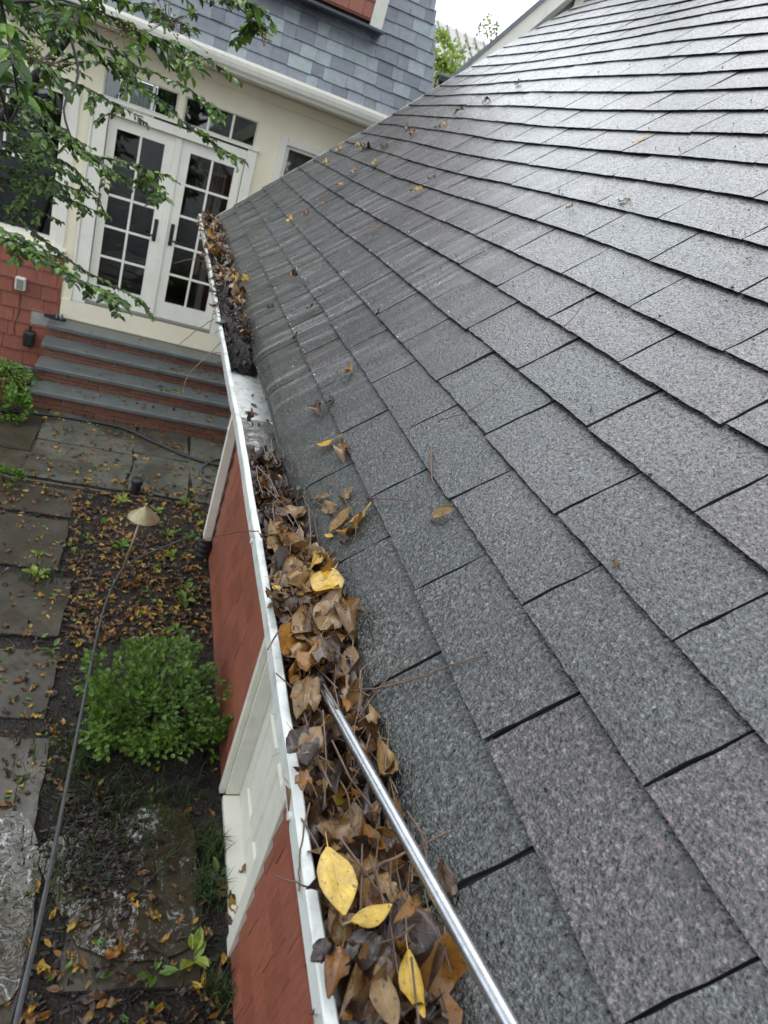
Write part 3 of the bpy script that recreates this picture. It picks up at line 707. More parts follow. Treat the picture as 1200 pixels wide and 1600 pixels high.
# transoms
for x0, x1 in ((-.800, -.050), (.020, .820)):
    t = build('transom_window', frame_mesh(x0, x1, 3.131, 3.400, x0 + .018, x1 - .018, 3.148, 3.388, HY + .02, HY + .07), M_ivory, house)
    glazed(t, x0 + .018, x1 - .018, 3.148, 3.388, HY + .035, 3, 1)
bar('mullion', -.0495, .0195, 3.131, 3.40, HY - .012, HY + .08, M_cream, house)
# side windows
def hung(x0, x1, z0, z1, zm, colsU, colsL, name='window'):
    wn = build(name, frame_mesh(x0, x1, z0, z1, x0 + .06, x1 - .06, z0 + .05, z1 - .06, HY + .02, HY + .07), M_trim, house)
    glazed(wn, x0 + .06, x1 - .06, zm + .03, z1 - .06, HY + .03, colsU, 1)
    glazed(wn, x0 + .06, x1 - .06, z0 + .05, zm - .03, HY + .045, colsL, 1)
    bar('meeting_rail', x0 + .061, x1 - .061, zm - .03, zm + .03, HY + .012, HY + .05, M_trim, wn)
    return wn
hung(-2.25, -1.10, 1.52, 3.08, 2.31, 2, 1)
bar('window_casing', -1.099, -1.00, 1.48, 3.18, HY - .03, HY + .02, M_trim, house); bar('window_casing', -2.35, -2.251, 1.48, 3.18, HY - .03, HY + .02, M_trim, house)
bar('window_casing', -2.2505, -1.0995, 3.081, 3.18, HY - .028, HY + .02, M_trim, house); bar('window_sill', -2.40, -.97, 1.40, 1.479, HY - .07, HY + .02, M_trim, house)
w2 = hung(1.17, 2.15, 1.52, 2.83, 2.2, 2, 2)
t = build('transom_window', frame_mesh(1.17, 2.15, 2.93, 3.28, 1.21, 2.11, 2.965, 3.245, HY + .02, HY + .07), M_trim, house); glazed(t, 1.21, 2.11, 2.965, 3.245, HY + .035, 3, 1)
bar('window_casing', 1.085, 1.169, 1.48, 3.36, HY - .03, HY + .02, M_trim, house); bar('window_casing', 2.151, 2.24, 1.48, 3.36, HY - .03, HY + .02, M_trim, house)
bar('window_casing', 1.1695, 2.1505, 3.281, 3.36, HY - .028, HY + .02, M_trim, house); bar('window_casing', 1.1695, 2.1505, 2.831, 2.929, HY - .028, HY + .02, M_trim, house)
bar('window_sill', 1.06, 2.26, 1.40, 1.479, HY - .07, HY + .02, M_trim, house)
bar('frieze_board', -5.0, 2.62, 3.62, 3.72, HY - .02, HY - .001, M_cream, house)
# red shingle skirt of the house
sid = build('siding', MB().box(-5.0, -.972, HY - .012, HY - .0015, 0, 1.385), M_red, house)
z = .03; rg = random.Random(9)
while z < 1.30:
    x = -2.6 + rg.uniform(0, .1)
    while x < -.975:
        x1 = min(x + rg.uniform(.16, .30), -.975)
        if x1 - x > .02:
            Mx = Matrix.Translation((x + .002, HY - .0122, z)) @ Matrix(((0, 1, 0, 0), (1, 0, 0, 0), (0, 0, 1, 0), (0, 0, 0, 1))) @ Matrix.Diagonal((2.0, x1 - x - .005, .170, 1))
            link('shake', SH[rg.randrange(6)], sid, Mx)
        x = x1
    z += .166
# grey unpainted patch beside the steps
bar('bare_shingle', -1.26, -.976, .52, .72, HY - .034, HY - .030, m_plain('bare_cedar', (.30, .29, .26), .7, .2, 9), sid, .001)
# eave: soffit, gutter, mansard
build('eave_soffit', MB().box(-5, 2.66, 8.50, HY + .1, 3.735, 3.755), M_cream, house)
gp2 = [(8.52, 3.74), (8.44, 3.742), (8.425, 3.765), (8.40, 3.79), (8.385, 3.83), (8.38, 3.865), (8.40, 3.868), (8.40, 3.85), (8.44, 3.78), (8.518, 3.775), (8.518, 3.87), (8.52, 3.87)]
mb = MB(); n = len(gp2); vs = [(x, y, z) for x in (-5, 2.70) for y, z in gp2]
mb.add(vs, [(k, (k + 1) % n, n + (k + 1) % n, n + k) for k in range(n)]); mb.f += [tuple(range(n)), tuple(range(2 * n - 1, n - 1, -1))]; mb.mi += [0, 0]
build('eave_gutter', mb, M_trim, house)
build('fascia', MB().box(-5, 2.66, 8.5205, 8.545, 3.757, 3.90), M_trim, house)
BAT = .27; MZ0, MZ1 = 3.86, 6.6
def man_y(z): return 8.56 + BAT * (z - MZ0)
def man_x(z): return 2.66 - .25 * (z - MZ0)
mb = MB(); mb.add([(-5, man_y(MZ0) + .006, MZ0), (man_x(MZ0), man_y(MZ0) + .006, MZ0), (man_x(MZ1), man_y(MZ1) + .006, MZ1), (-5, man_y(MZ1) + .006, MZ1), (man_x(MZ0), 14, MZ0), (man_x(MZ1), 14, MZ1), (-5, 14, MZ1)],
    [(0, 1, 2, 3), (1, 4, 5, 2), (3, 2, 5, 6)]); mans = build('mansard_roof', mb, M_shingle2, house)
MS = []
for sd_ in range(4):
    m_ = MB().box(0, 1, -.018 - .004 * (sd_ % 2), .001, 0, 1)
    v = [list(p) for p in m_.v]
    for p in v:
        if p[2] > .5 and p[1] < 0: p[1] = -.003
    m_.v = [tuple(p) for p in v]; MS.append(m_.mesh('shingle', [M_shingle2]))
rg = random.Random(31); z = MZ0 + .01; sl_ = math.hypot(1, BAT); nsh = 0
tiltM = Matrix.Rotation(-math.atan(BAT), 4, 'X')
rest = MB()
while z < MZ1 - .14:
    x = -4.9 + rg.uniform(0, .2); hip = man_x(z)
    while x < hip - .03:
        x1 = min(x + rg.choice((.13, .17, .2, .26)), hip)
        Mx = Matrix.Translation((x + .0015, man_y(z), z + rg.uniform(-.006, .006))) @ tiltM @ Matrix.Diagonal((x1 - x - .003, 1, .150, 1))
        c = Mx @ Vector((.5, 0, .5))
        if in_frame(c, 30) and nsh < 300: link('shingle', MS[rg.randrange(4)], mans, Mx); nsh += 1
        else:
            v = MS[0]; vv = [Mx @ p.co for p in v.vertices]; rest.add(vv, [tuple(p.vertices) for p in v.polygons])
        x = x1
    z += .128
tag(build('outer_shingles', rest, M_shingle2, mans), kind='stuff')
# dormer
dorm = build('dormer', MB().box(.30, 1.795, 8.60, 10.5, 4.66, 6.5), M_red, house)
z = 4.68; rg = random.Random(77)
while z < 6.3:
    x = .40
    while x < 1.66:
        x1 = min(x + rg.uniform(.14, .24), 1.665)
        if x1 - x > .02: link('shake', SH[rg.randrange(6)], dorm, Matrix.Translation((x + .002, 8.5995, z)) @ Matrix(((0, 1, 0, 0), (1, 0, 0, 0), (0, 0, 1, 0), (0, 0, 0, 1))) @ Matrix.Diagonal((1.2, x1 - x - .004, .150, 1)))
        x = x1
    z += .147
bar('corner_trim', 1.668, 1.80, 4.62, 6.4, 8.565, 8.599, M_ivory, dorm)
bar('flashing', .20, 1.84, 4.594, 4.618, 8.545, 8.76, m_plain('lead_flashing', (.07, .075, .09), .45), dorm, .003)

# brick steps
steps = thing('brick_steps', 'four brick steps with bluestone treads below the French doors', 'steps')
T = [(7.66, .227), (7.96, .397), (8.26, .552), (8.56, .690)]
SX0, SX1 = -1.045, 1.45
mb = MB()
for i, (y, z) in enumerate(T):
    yb = T[i + 1][0] + .06 if i < 3 else HY - .032
    t = build('tread', MB().bevbox(SX0 + (.0 if i < 3 else -.0), SX1, y, yb - .02 if i < 3 else yb, z - .048, z, .006, jit=.002), M_blue, steps)
zb = [-.02] + [t[1] for t in T]
core = MB()
vs = []; pf = []
for i, (y, z) in enumerate(T):
    pf += [(y + .062, zb[i] if i else -.02), (y + .062, z - .049)]
pf += [(HY - .033, T[-1][1] - .049), (HY - .033, -.02)]
n = len(pf); core.add([(SX0 + .035, y, z) for y, z in pf] + [(SX1 - .03, y, z) for y, z in pf], [(k, (k + 1) % n, n + (k + 1) % n, n + k) for k in range(n)] + [tuple(range(n)), tuple(range(2 * n - 1, n - 1, -1))])
build('mortar_core', core, M_mortar, steps)
rg = random.Random(3); BR = [MB().bevbox(0, 1, 0, 1, 0, 1, .03, jit=.02).mesh('brick', [M_brick]) for _ in range(4)]
for i, (y, z) in enumerate(T):
    z0, z1 = (0.0 if i == 0 else zb[i] + .004), z - .051; hgt = (z1 - z0)
    rows = 2
    for r in range(rows):
        h = hgt / rows - .013; x = SX0 + .025 - (0.11 if r % 2 else 0)
        while x < SX1 - .05:
            xa, xb = max(x, SX0 + .025), min(x + .205, SX1 - .03)
            if xb - xa > .03: link('brick', BR[rg.randrange(4)], steps, Matrix.Translation((xa, y + .040 + rg.uniform(-.003, .003), z0 + r * hgt / rows + .003)) @ Matrix.Diagonal((xb - xa, .05, h, 1)))
            x += .218
# small things on and beside the house wall
wb = thing('wall_speaker', 'small cream speaker box fixed on red house shingles beside the window', 'speaker')
c = at_y(33, 442, HY - .03)
build('housing', MB().bevbox(c.x - .055, c.x + .055, HY - .10, HY - .026, c.z - .075, c.z + .075, .012), M_ivory, wb)
build('grille', MB().bevbox(c.x - .036, c.x + .036, HY - .106, HY - .1005, c.z - .055, c.z + .055, .003), m_plain('grey_grille', (.22, .21, .18), .7, .3, 200), wb)
build('cable', MB().tube(smooth_line([(c.x, HY - .03, c.z - .07), (c.x + .01, HY - .032, c.z - .3), (c.x - .03, HY - .034, c.z - .5), (c.x - .02, HY - .036, c.z - .62)]), .004, 6), M_black, wb)
ob = thing('outlet_box', 'black covered outlet box on bare shingles beside the brick steps', 'outlet box')
c = at_y(46, 527, HY - .06)
build('box', MB().bevbox(c.x - .06, c.x + .06, HY - .13, HY - .036, c.z - .10, c.z + .08, .012), M_black, ob)
build('lid', MB().bevbox(c.x - .045, c.x + .045, HY - .145, HY - .1305, c.z - .08, c.z + .06, .006), M_black, ob)
build('conduit', MB().tube([(c.x, HY - .08, c.z + .07), (c.x, HY - .08, c.z + .14)], .016, 10), M_black, ob)
pad = thing('grey_sandal', 'dark grey rubber sandal left on the end of the top step', 'sandal')
c = at_z(86, 497, .70)
mb = MB(); k = 18; vs = []
for zz in (0, .028):
    for a in range(k): t = 2 * math.pi * a / k; vs.append((c.x + .12 * math.cos(t), c.y + (.045 + .012 * math.cos(t)) * math.sin(t), .692 + zz))
mb.add(vs, [(a, (a + 1) % k, k + (a + 1) % k, k + a) for a in range(k)] + [tuple(range(k, 2 * k))]); build('sole', mb, M_black, pad)
mb = MB()
for i in range(2): mb.tube([(c.x + .02 + i * .05, c.y - .05, .715), (c.x + .02 + i * .05, c.y - .025, .755), (c.x + .02 + i * .05, c.y + .025, .755), (c.x + .02 + i * .05, c.y + .05, .715)], .010, 6)
build('strap', mb, m_plain('grey_rubber', (.12, .125, .13), .5), pad)

# ================================================================== beyond: gable house, far roof, trees
gab = thing('gable_house', 'grey sided gable with white raked eave rising behind the wet shingle roof', 'house')
GA = R(20); GP0 = at_y(735, 107, 6.1); GG = Vector((math.sin(GA), math.cos(GA), 0)); GHX = Vector((math.cos(GA), -math.sin(GA), 0))
_q = on_plane(860, 0, GP0, GG); RS = (_q.z - GP0.z) / (_q - GP0).dot(GHX)      # slope of the rake
gab.location = (GP0.x, GP0.y, 0); gab.rotation_euler = (0, 0, -GA)
def rake_z(x): return GP0.z + RS * x
GYB = .42
mb = MB(); mb.add([(.05, GYB, 0), (3.2, GYB, 0), (3.2, GYB, rake_z(3.2) - .05), (.05, GYB, rake_z(.05) - .05), (.05, 8, 0), (3.2, 8, 0), (3.2, 8, rake_z(3.2) - .05), (.05, 8, rake_z(.05) - .05)],
    [(0, 1, 2, 3), (4, 7, 6, 5), (0, 3, 7, 4), (1, 5, 6, 2)]); m_grey = m_plain('grey_clapboard', (.20, .22, .245), .45, .06, 5); gw = build('wall', mb, m_grey, gab)
for i in range(26):
    z = 4.0 + i * .12; xl = max(.06, (z + .12 - GP0.z) / RS + .05)
    mb = MB(); mb.add([(xl, GYB - .018, z), (3.2, GYB - .018, z), (3.2, GYB - .003, z + .119), (xl, GYB - .003, z + .119), (xl, GYB - .001, z), (3.2, GYB - .001, z)], [(0, 1, 2, 3), (4, 5, 1, 0)])
    build('clapboard', mb, m_grey, gw)
def rake_strip(name, y0, y1, o0, o1, m):
    d = Vector((1, 0, RS)).normalized(); nn = Vector((-RS, 0, 1)).normalized(); p0 = Vector((-.10, 0, rake_z(-.10))); mb = MB(); vs = []
    for t in (0, 5.0):
        for y, o in ((y0, o0), (y1, o0), (y1, o1), (y0, o1)): q = p0 + d * t + nn * o; vs.append((q.x, y, q.z))
    mb.add(vs, [(0, 1, 5, 4), (1, 2, 6, 5), (2, 3, 7, 6), (3, 0, 4, 7), (0, 3, 2, 1), (4, 5, 6, 7)]); return build(name, mb, m, gab)
rake_strip('rake_fascia', 0, .03, -.07, .02, M_trim); rake_strip('rake_soffit', .031, GYB + .02, -.07, -.055, M_ivory)
rake_strip('roof', -.02, 8.2, .021, .05, M_shingle2)
build('eave_end', MB().bevbox(-.22, .03, -.02, GYB, GP0.z - .17, GP0.z - .09, .02), M_black, gab)
wn = build('window', frame_mesh(.62, 1.5, GP0.z + .62, GP0.z + 1.9, .71, 1.41, GP0.z + .72, GP0.z + 1.8, GYB - .05, GYB - .0185), M_trim, gab)
build('pane', MB().box(.711, 1.409, GYB - .035, GYB - .03, GP0.z + .721, GP0.z + 1.799), M_glass, wn)
far = thing('far_building', 'distant building with pale ribbed metal roof behind the trees', 'building')
mb = MB(); a, b, c_, d_ = at_y(640, 30, 46), at_y(800, 78, 46), at_y(830, 130, 42), at_y(640, 130, 42)
zt, zbm = at_y(690, 35, 46).z, at_y(690, 110, 42).z
xl, xr = 6, 26
mb = MB(); mb.add([(xl, 46, zt), (xr, 46, zt), (xr, 41, zbm), (xl, 41, zbm), (xl, 50, zbm), (xr, 50, zbm)], [(3, 2, 1, 0), (0, 1, 5, 4), (0, 4, 3), (1, 2, 5)]); fr = build('roof', mb, M_tar, far)
for i in range(34):
    x = xl + i * .6
    mb = MB(); mb.add([(x, 46, zt + .08), (x + .08, 46, zt + .08), (x + .08, 41, zbm + .08), (x, 41, zbm + .08), (x, 46, zt - .02), (x + .08, 46, zt - .02), (x + .08, 41, zbm - .02), (x, 41, zbm - .02)], [(3, 2, 1, 0), (0, 4, 7, 3), (1, 2, 6, 5), (2, 3, 7, 6)])
    build('seam', mb, m_plain('seam_metal', (.17, .16, .145), .5) if i == 0 else bpy.data.materials['seam_metal'], fr)
build('wall', MB().box(xl + .3, xr - .3, 41.4, 49.6, 0, zbm - .02), M_cream, far)

def leaf_quad(mb, p, d, nrm, L, W, mi=0, fold=.25):
    d = d.normalized(); s = d.cross(nrm)
    if s.length < 1e-4: s = d.orthogonal()
    s.normalize(); n = s.cross(d)
    a, b, c = p, p + d * L * .5, p + d * L
    vs = [a, b - s * W * .5 + n * W * fold, b - n * 0, b + s * W * .5 + n * W * fold, c - n * L * .10, p + d * L * .22 - s * W * .36 + n * W * fold * .7, p + d * L * .22 + s * W * .36 + n * W * fold * .7, p + d * L * .8 - s * W * .3 + n * W * fold * .4, p + d * L * .8 + s * W * .3 + n * W * fold * .4]
    uv = [(0, .5), (.5, 0), (.5, .5), (.5, 1), (1, .5), (.22, .14), (.22, .86), (.8, .2), (.8, .8)]
    mb.add(vs, [(0, 2, 1, 5), (0, 6, 3, 2), (2, 4, 7, 1), (2, 3, 8, 4)], mi, uv)
def rvec(rg): 
    while True:
        v = Vector((rg.uniform(-1, 1), rg.uniform(-1, 1), rg.uniform(-1, 1)))
        if .05 < v.length < 1: return v
def leafy_tree(name, label, base, h, rx, rz, n, L, mats, seed, group=None, zc=.62, reject=None, trunk_r=.12):
    rg = random.Random(seed); t = thing(name, label, 'tree', group, base); top = h
    mb = MB(); mb.tube([(0, 0, -.1), (.05, 0, h * .3), (-.05, .05, h * .6), (0, 0, h * .85)], trunk_r, 8, r1=trunk_r * .25)
    tr = build('trunk', mb, M_bark, t, True)
    mb = MB()
    for i in range(9):
        a = rg.uniform(0, 6.28); z0 = h * rg.uniform(.3, .7); mb2 = Vector((math.cos(a), math.sin(a), .6)) * rx * rg.uniform(.5, .8)
        build('limb', MB().tube([(0, 0, z0), Vector((0, 0, z0)) + mb2 * .5, Vector((0, 0, z0)) + mb2], trunk_r * .35, 6, r1=.01), M_bark, tr, True)
    cl = []
    for i in range(max(12, n // 90)):
        v = rvec(rg); v.normalize(); v *= rg.uniform(.45, 1.0)
        cl.append((Vector((v.x * rx, v.y * rx, h * zc + v.z * rz)), rx * rg.uniform(.16, .34)))
    for i in range(n):
        c, r = cl[rg.randrange(len(cl))]; p = c + rvec(rg) * r
        if reject and reject(Vector(base) + p): continue
        leaf_quad(mb, p, rvec(rg) + Vector((0, 0, -.3)), rvec(rg) + Vector((0, 0, .6)), L * rg.uniform(.7, 1.3), L * .55, rg.randrange(len(mats)))
    build('crown', mb, mats, t); return t
for px, py0, Y, w_, n, L, mats, sd_, lab in [(700, 66, 21, .95, 9000, .13, [MG_lime, MG_lime, MG_bright], 1, 'lime green tree showing between the house corner and the far roof'),
                                  (778, 30, 27, 1.7, 2600, .14, [MG_far, MG_far, MG_lime], 2, 'thin olive green tree rising beside the white raked eave')]:
    p = at_y(px, py0, Y); leafy_tree('background_tree', lab, (p.x, p.y, 0), p.z + .3, w_, p.z * .42, n, L, mats, sd_, zc=.60)
# unseen trees added behind the camera so the panes mirror something dark
for i, (x, y, h) in enumerate([(-7.5, -9, 8), (-3.6, -10.5, 9), (0.4, -9.6, 8.5), (4.2, -11, 9), (-10, -4, 8)]):
    leafy_tree('garden_tree', ['broad dark tree behind the viewer, first along the yard edge', 'tall dark tree behind the viewer beside the first', 'dark tree standing straight behind the ladder', 'dark tree behind the garage end', 'dark tree at the side of the yard behind the path'][i],
               (x, y, 0), h, 2.6, h * .5, 2300, .34, [MG_tree], 50 + i, 'trees at the back of the yard', zc=.5, trunk_r=.2)

# ================================================================== crape myrtle over the path
myr = thing('crape_myrtle', 'glossy green tree with drooping twigs and seed clusters before the French doors', 'tree', None, (-2.0, 4.3, 0))
B0 = Vector((-2.0, 4.3, 0))
mb = MB(); lim = at_y(-60, 260, 4.1)
TP = smooth_line([B0 - Vector((0, 0, .1)), B0 + Vector((.1, 0, .8)), B0 + Vector((.35, -.1, 1.7)), lim, at_y(50, 125, 4.0), at_y(110, 54, 3.9), at_y(165, -30, 3.8), at_y(190, -160, 3.7)]); mb.tube([v - B0 for v in TP], .042, 10, r1=.006)
trunk = build('trunk', mb, M_bark, myr, True)
crown = MB(); ber = MB()
TW = [  # pixel path, distance, leaf length, leaf density, material weights
    ([(-60, 10), (60, 2), (160, 22), (235, 55), (290, 75), (308, 108)], 2.7, .058, 1.0), ([(100, -40), (180, 0), (250, 20), (300, 45)], 2.6, .055, 1.0),
    ([(200, -50), (300, -15), (380, 0), (400, 30), (410, 48)], 2.4, .05, .9), ([(-40, -40), (60, 30), (120, 60), (180, 80), (225, 88)], 3.0, .055, .9),
    ([(-10, -40), (10, 40), (20, 100), (28, 150)], 1.75, .062, 1.0), ([(-60, 80), (0, 40), (40, 55), (55, 90)], 2.2, .055, .7),
    ([(60, 110), (110, 90), (150, 82), (190, 112), (235, 145), (285, 190), (330, 222), (382, 252)], 4.0, .055, .85),
    ([(60, 130), (110, 100), (170, 98), (215, 105), (260, 122), (300, 142), (318, 162)], 4.0, .055, .8), ([(90, 120), (140, 140), (180, 165), (185, 175)], 4.0, .055, .8),
    ([(-40, 180), (50, 205), (110, 222), (165, 262), (215, 285), (262, 312)], 3.5, .055, .9), ([(-40, 230), (40, 240), (90, 262), (140, 300), (168, 338)], 3.6, .052, .9),
    ([(-40, 290), (30, 292), (80, 300), (130, 322), (165, 335)], 3.6, .05, .9), ([(120, 240), (180, 250), (225, 262), (250, 275)], 3.5, .055, .9),
    ([(-50, 335), (20, 368), (70, 402), (125, 440), (165, 455), (192, 478)], 3.0, .056, 1.1), ([(-20, 300), (50, 360), (120, 415), (175, 445), (222, 470)], 3.4, .036, 1.0),
    ([(-50, 130), (20, 150), (70, 180), (100, 215)], 3.9, .05, 1.0), ([(-50, 250), (10, 262), (60, 272), (95, 290)], 3.9, .05, 1.0), ([(-50, 190), (10, 200), (50, 230), (60, 260)], 4.0, .05, 1.0),
    ([(-50, 100), (10, 120), (50, 150), (70, 165)], 4.1, .05, 1.0), ([(-50, 310), (10, 322), (60, 330), (100, 350)], 3.7, .045, .9), ([(-30, 390), (0, 372), (30, 385), (55, 400)], 2.9, .05, .9),
    ([(-50, 150), (20, 165), (80, 190), (120, 235)], 3.8, .05, 1.0), ([(-50, 210), (20, 225), (70, 240), (115, 262)], 3.85, .05, 1.0), ([(-50, 270), (20, 280), (70, 285), (105, 300)], 3.8, .05, 1.0), ([(-50, 170), (30, 180), (60, 200), (85, 235)], 4.2, .05, 1.0),
    ([(-60, -20), (20, 10), (90, 30), (140, 45)], 2.8, .056, 1.0), ([(-60, 50), (10, 70), (60, 100), (75, 140)], 3.2, .05, .9)]
rg = random.Random(21)
def twig_leaves(pts, L, dens, matf):
    twl = sum((pts[i + 1] - pts[i]).length for i in range(len(pts) - 1)); step = L * .22 / dens; acc = 0; side = 1
    for i in range(len(pts) - 1):
        d = pts[i + 1] - pts[i]; l = d.length; acc += l
        while acc > step:
            acc -= step; side = -side; t = rg.random(); p = pts[i] + d * t
            up = Vector((0, 0, 1)); s = d.cross(up); s.normalize()
            dirv = d.normalized() * .55 + s * side * rg.uniform(.4, .9) + Vector((0, 0, rg.uniform(-.8, .15)))
            leaf_quad(crown, p, dirv, up + rvec(rg) * .6, L * rg.uniform(.7, 1.2), L * .62, matf())
def mf(): return 0 if rg.random() < .55 else 1
for path_, Y, L, dn in TW:
    pts = smooth_line([at_y(x, y, Y * (1 + .03 * math.sin(i * 2.1))) for i, (x, y) in enumerate(path_)], 5)
    tw = build('branch', MB().tube([p - B0 for p in pts], .006 if Y > 2.3 else .004, 6, r1=.0015), M_bark, myr, True)
    near_ = min(TP[12:-8], key=lambda t: (t - pts[0]).length * rg.uniform(.8, 1.6))
    build('branch', MB().tube([p - B0 for p in smooth_line([near_, near_.lerp(pts[0], .35) + rvec(rg) * .10, near_.lerp(pts[0], .7) + rvec(rg) * .06, pts[0]], 4)], .007, 6, r1=.004), M_bark, myr, True)
    L *= .78; dn *= .78
    twig_leaves(pts, L, dn, mf)
    # side twigs
    for q in range(len(pts) // 3 if Y > 2 else 0):
        i = rg.randrange(2, len(pts) - 1); d = (pts[i] - pts[i - 1]).normalized(); s = d.cross(Vector((0, 0, 1))).normalized() * rg.choice((-1, 1))
        e = pts[i] + (d * .6 + s * .7 + Vector((0, 0, rg.uniform(-.6, .1)))).normalized() * L * rg.uniform(2.2, 4.2)
        sp = smooth_line([pts[i], (pts[i] + e) / 2 + Vector((0, 0, .01)), e], 4); twig_leaves(sp, L * .85, dn, mf)
        build('twig', MB().tube([p - B0 for p in sp], .0022, 5, r1=.001), M_bark, tw, True)
# unseen overhead crown, enlarged to darken the near shingles and the garden
cl = []
while len(cl) < 120:
    v = rvec(rg); p = Vector((-2.0 + v.x * 2.1, 3.5 + v.y * 2.3, 6.2 + v.z * 2.4))
    if not in_frame(p, 230): cl.append(p)
for i_, p in enumerate(cl):
    for i in range(60):
        q = p + rvec(rg) * .46
        if not in_frame(q, 60): leaf_quad(crown, q, rvec(rg), rvec(rg) + Vector((0, 0, .8)), .085, .05, mf())
    if i_ % 6 == 0: build('branch', MB().tube([v - B0 for v in smooth_line([Vector((-1.5, 4.1, 2.6)), (Vector((-1.7, 3.9, 3.8)) + p) / 2 + rvec(rg) * .1, p], 3)], .016, 5, r1=.003), M_bark, myr, True)
crown.v = [tuple(Vector(v) - B0) for v in crown.v]
tag(build('crown', crown, [MG_tree, MG_bright], myr), kind='stuff')
ICO = None
def ball(mb, p, r, mi=0):
    a = r; t = [(0, 0, a), (a, 0, 0), (0, a, 0), (-a, 0, 0), (0, -a, 0), (0, 0, -a)]
    vs = [Vector(p) + Vector(x) for x in t]; k = a * .66
    vs += [Vector(p) + Vector((sx * k, sy * k, sz * k)) * .88 for sx in (1, -1) for sy in (1, -1) for sz in (1, -1)]
    ci = {(sx, sy, sz): 6 + i for i, (sx, sy, sz) in enumerate([(sx, sy, sz) for sx in (1, -1) for sy in (1, -1) for sz in (1, -1)])}
    ax = {(0, 1): 1, (0, -1): 3, (1, 1): 2, (1, -1): 4, (2, 1): 0, (2, -1): 5}
    fs = []
    for sx in (1, -1):
        for sy in (1, -1):
            for sz in (1, -1):
                X, Y_, Z_ = ax[(0, sx)], ax[(1, sy)], ax[(2, sz)]; c = ci[(sx, sy, sz)]
                tri = [(X, Y_, c), (Y_, Z_, c), (Z_, X, c)]
                fs += tri if sx * sy * sz > 0 else [tuple(reversed(f)) for f in tri]
    mb.add(vs, fs, mi)
for px, py, Y, n, spr in [(48, 88, 1.85, 46, .05), (262, 32, 2.5, 60, .075), (408, 52, 2.4, 26, .035), (190, 45, 2.6, 34, .05), (355, 5, 2.4, 16, .03), (312, 95, 2.6, 12, .025)]:
    c = at_y(px, py, Y); ber = MB(); stem = MB()
    for i in range(n):
        p = c + Vector((rg.gauss(0, 1), rg.gauss(0, 1), rg.gauss(0, .6))) * spr * .6; ball(ber, p - B0, rg.uniform(.0028, .0042))
        stem.tube([c - B0 + (p - c) * .1, (c - B0) + (p - c) * .6 + Vector((0, 0, -.004)), p - B0], .0007, 4)
    sc_ = build('seed_cluster', ber, M_berry, myr, True); build('seed_stem', stem, M_twig, sc_); sc_['kind'] = 'stuff'

# ================================================================== garden plants
def bush(name, label, cat, c, rx, rz, n, L, mats, seed, stems=9, group=None, noisy=.25, base=0.0):
    rg = random.Random(seed); t = thing(name, label, cat, group, (c[0], c[1], base)); mb = MB()
    tips = []
    while len(tips) < max(10, n // 22):
        v = rvec(rg)
        if v.length < .45: continue
        v = Vector((v.x * rx, v.y * rx, rz * .55 + v.z * rz * .55)) * (1 + noisy * noise.noise(v * 2.2 + Vector((seed, 0, 0))))
        if v.z > .01: tips.append(v)
    for i in range(n):
        tp = tips[rg.randrange(len(tips))]; p = tp + rvec(rg) * min(rx, rz) * .20
        if p.z < .0: continue
        d = (p - Vector((0, 0, rz * .2))).normalized() + rvec(rg) * .8
        leaf_quad(mb, p, d, Vector((0, 0, 1)) + rvec(rg) * .5, L * rg.uniform(.6, 1.25), L * .72, rg.randrange(len(mats)), .12)
    build('foliage', mb, mats, t)
    for i in range(stems):
        tp = tips[rg.randrange(len(tips))]; build('stem', MB().tube([(tp.x * .08, tp.y * .08, -.03), Vector((tp.x * .45, tp.y * .45, tp.z * .55)), tp], .005, 5, r1=.0015), M_bark, t, True)
    return t
bush('shrub', 'rounded bright green shrub growing against the red garage wall', 'shrub', (.38, 3.24), .37, .40, 3100, .036, [MG_shrub, MG_bright, MG_bright], 4, 22, None, .6)
bush('shrub', 'small dark green shrub shoot squeezed between the round shrub and wall', 'shrub', (.72, 3.0), .12, .42, 420, .034, [MG_shrub], 6, 5)
bush('shrub', 'low spreading green sprig at the hose side of the round shrub', 'shrub', (.14, 3.12), .17, .22, 520, .036, [MG_shrub, MG_bright], 15, 8, None, .6)
bush('shrub', 'small green sprig at the far side of the round shrub', 'shrub', (.40, 3.62), .16, .22, 420, .034, [MG_shrub], 16, 6, None, .6)
# potted plant and leafy plants at the foot of the house
c = at_z(12, 585, .28); pot = thing('plant_pot', 'terracotta pot of trailing greenery by the bottom of the steps', 'plant pot', None, (c.x - .02, c.y, 0))
build('pot', MB().lathe([(0, 0.02), (.14, 0.02), (.15, .04), (.19, .26), (.215, .27), (.215, .31), (.19, .31), (.185, .27)], 28), M_terra, pot, True)
build('soil', MB().lathe([(.184, .275), (0.001, .285)], 20), M_soil, pot)
mb = MB(); rg = random.Random(8)
for i in range(420):
    a = rg.uniform(0, 6.28); r = rg.random() ** .6 * .27; leaf_quad(mb, Vector((math.cos(a) * r, math.sin(a) * r, .30 + .14 * (1 - r / .27) * rg.random() - max(0, r - .2) * .8)), Vector((math.cos(a), math.sin(a), rg.uniform(-.5, .5))), Vector((0, 0, 1)) + rvec(rg) * .5, .055, .028, rg.randrange(2))
build('foliage', mb, [MG_shrub, MG_bright], pot)
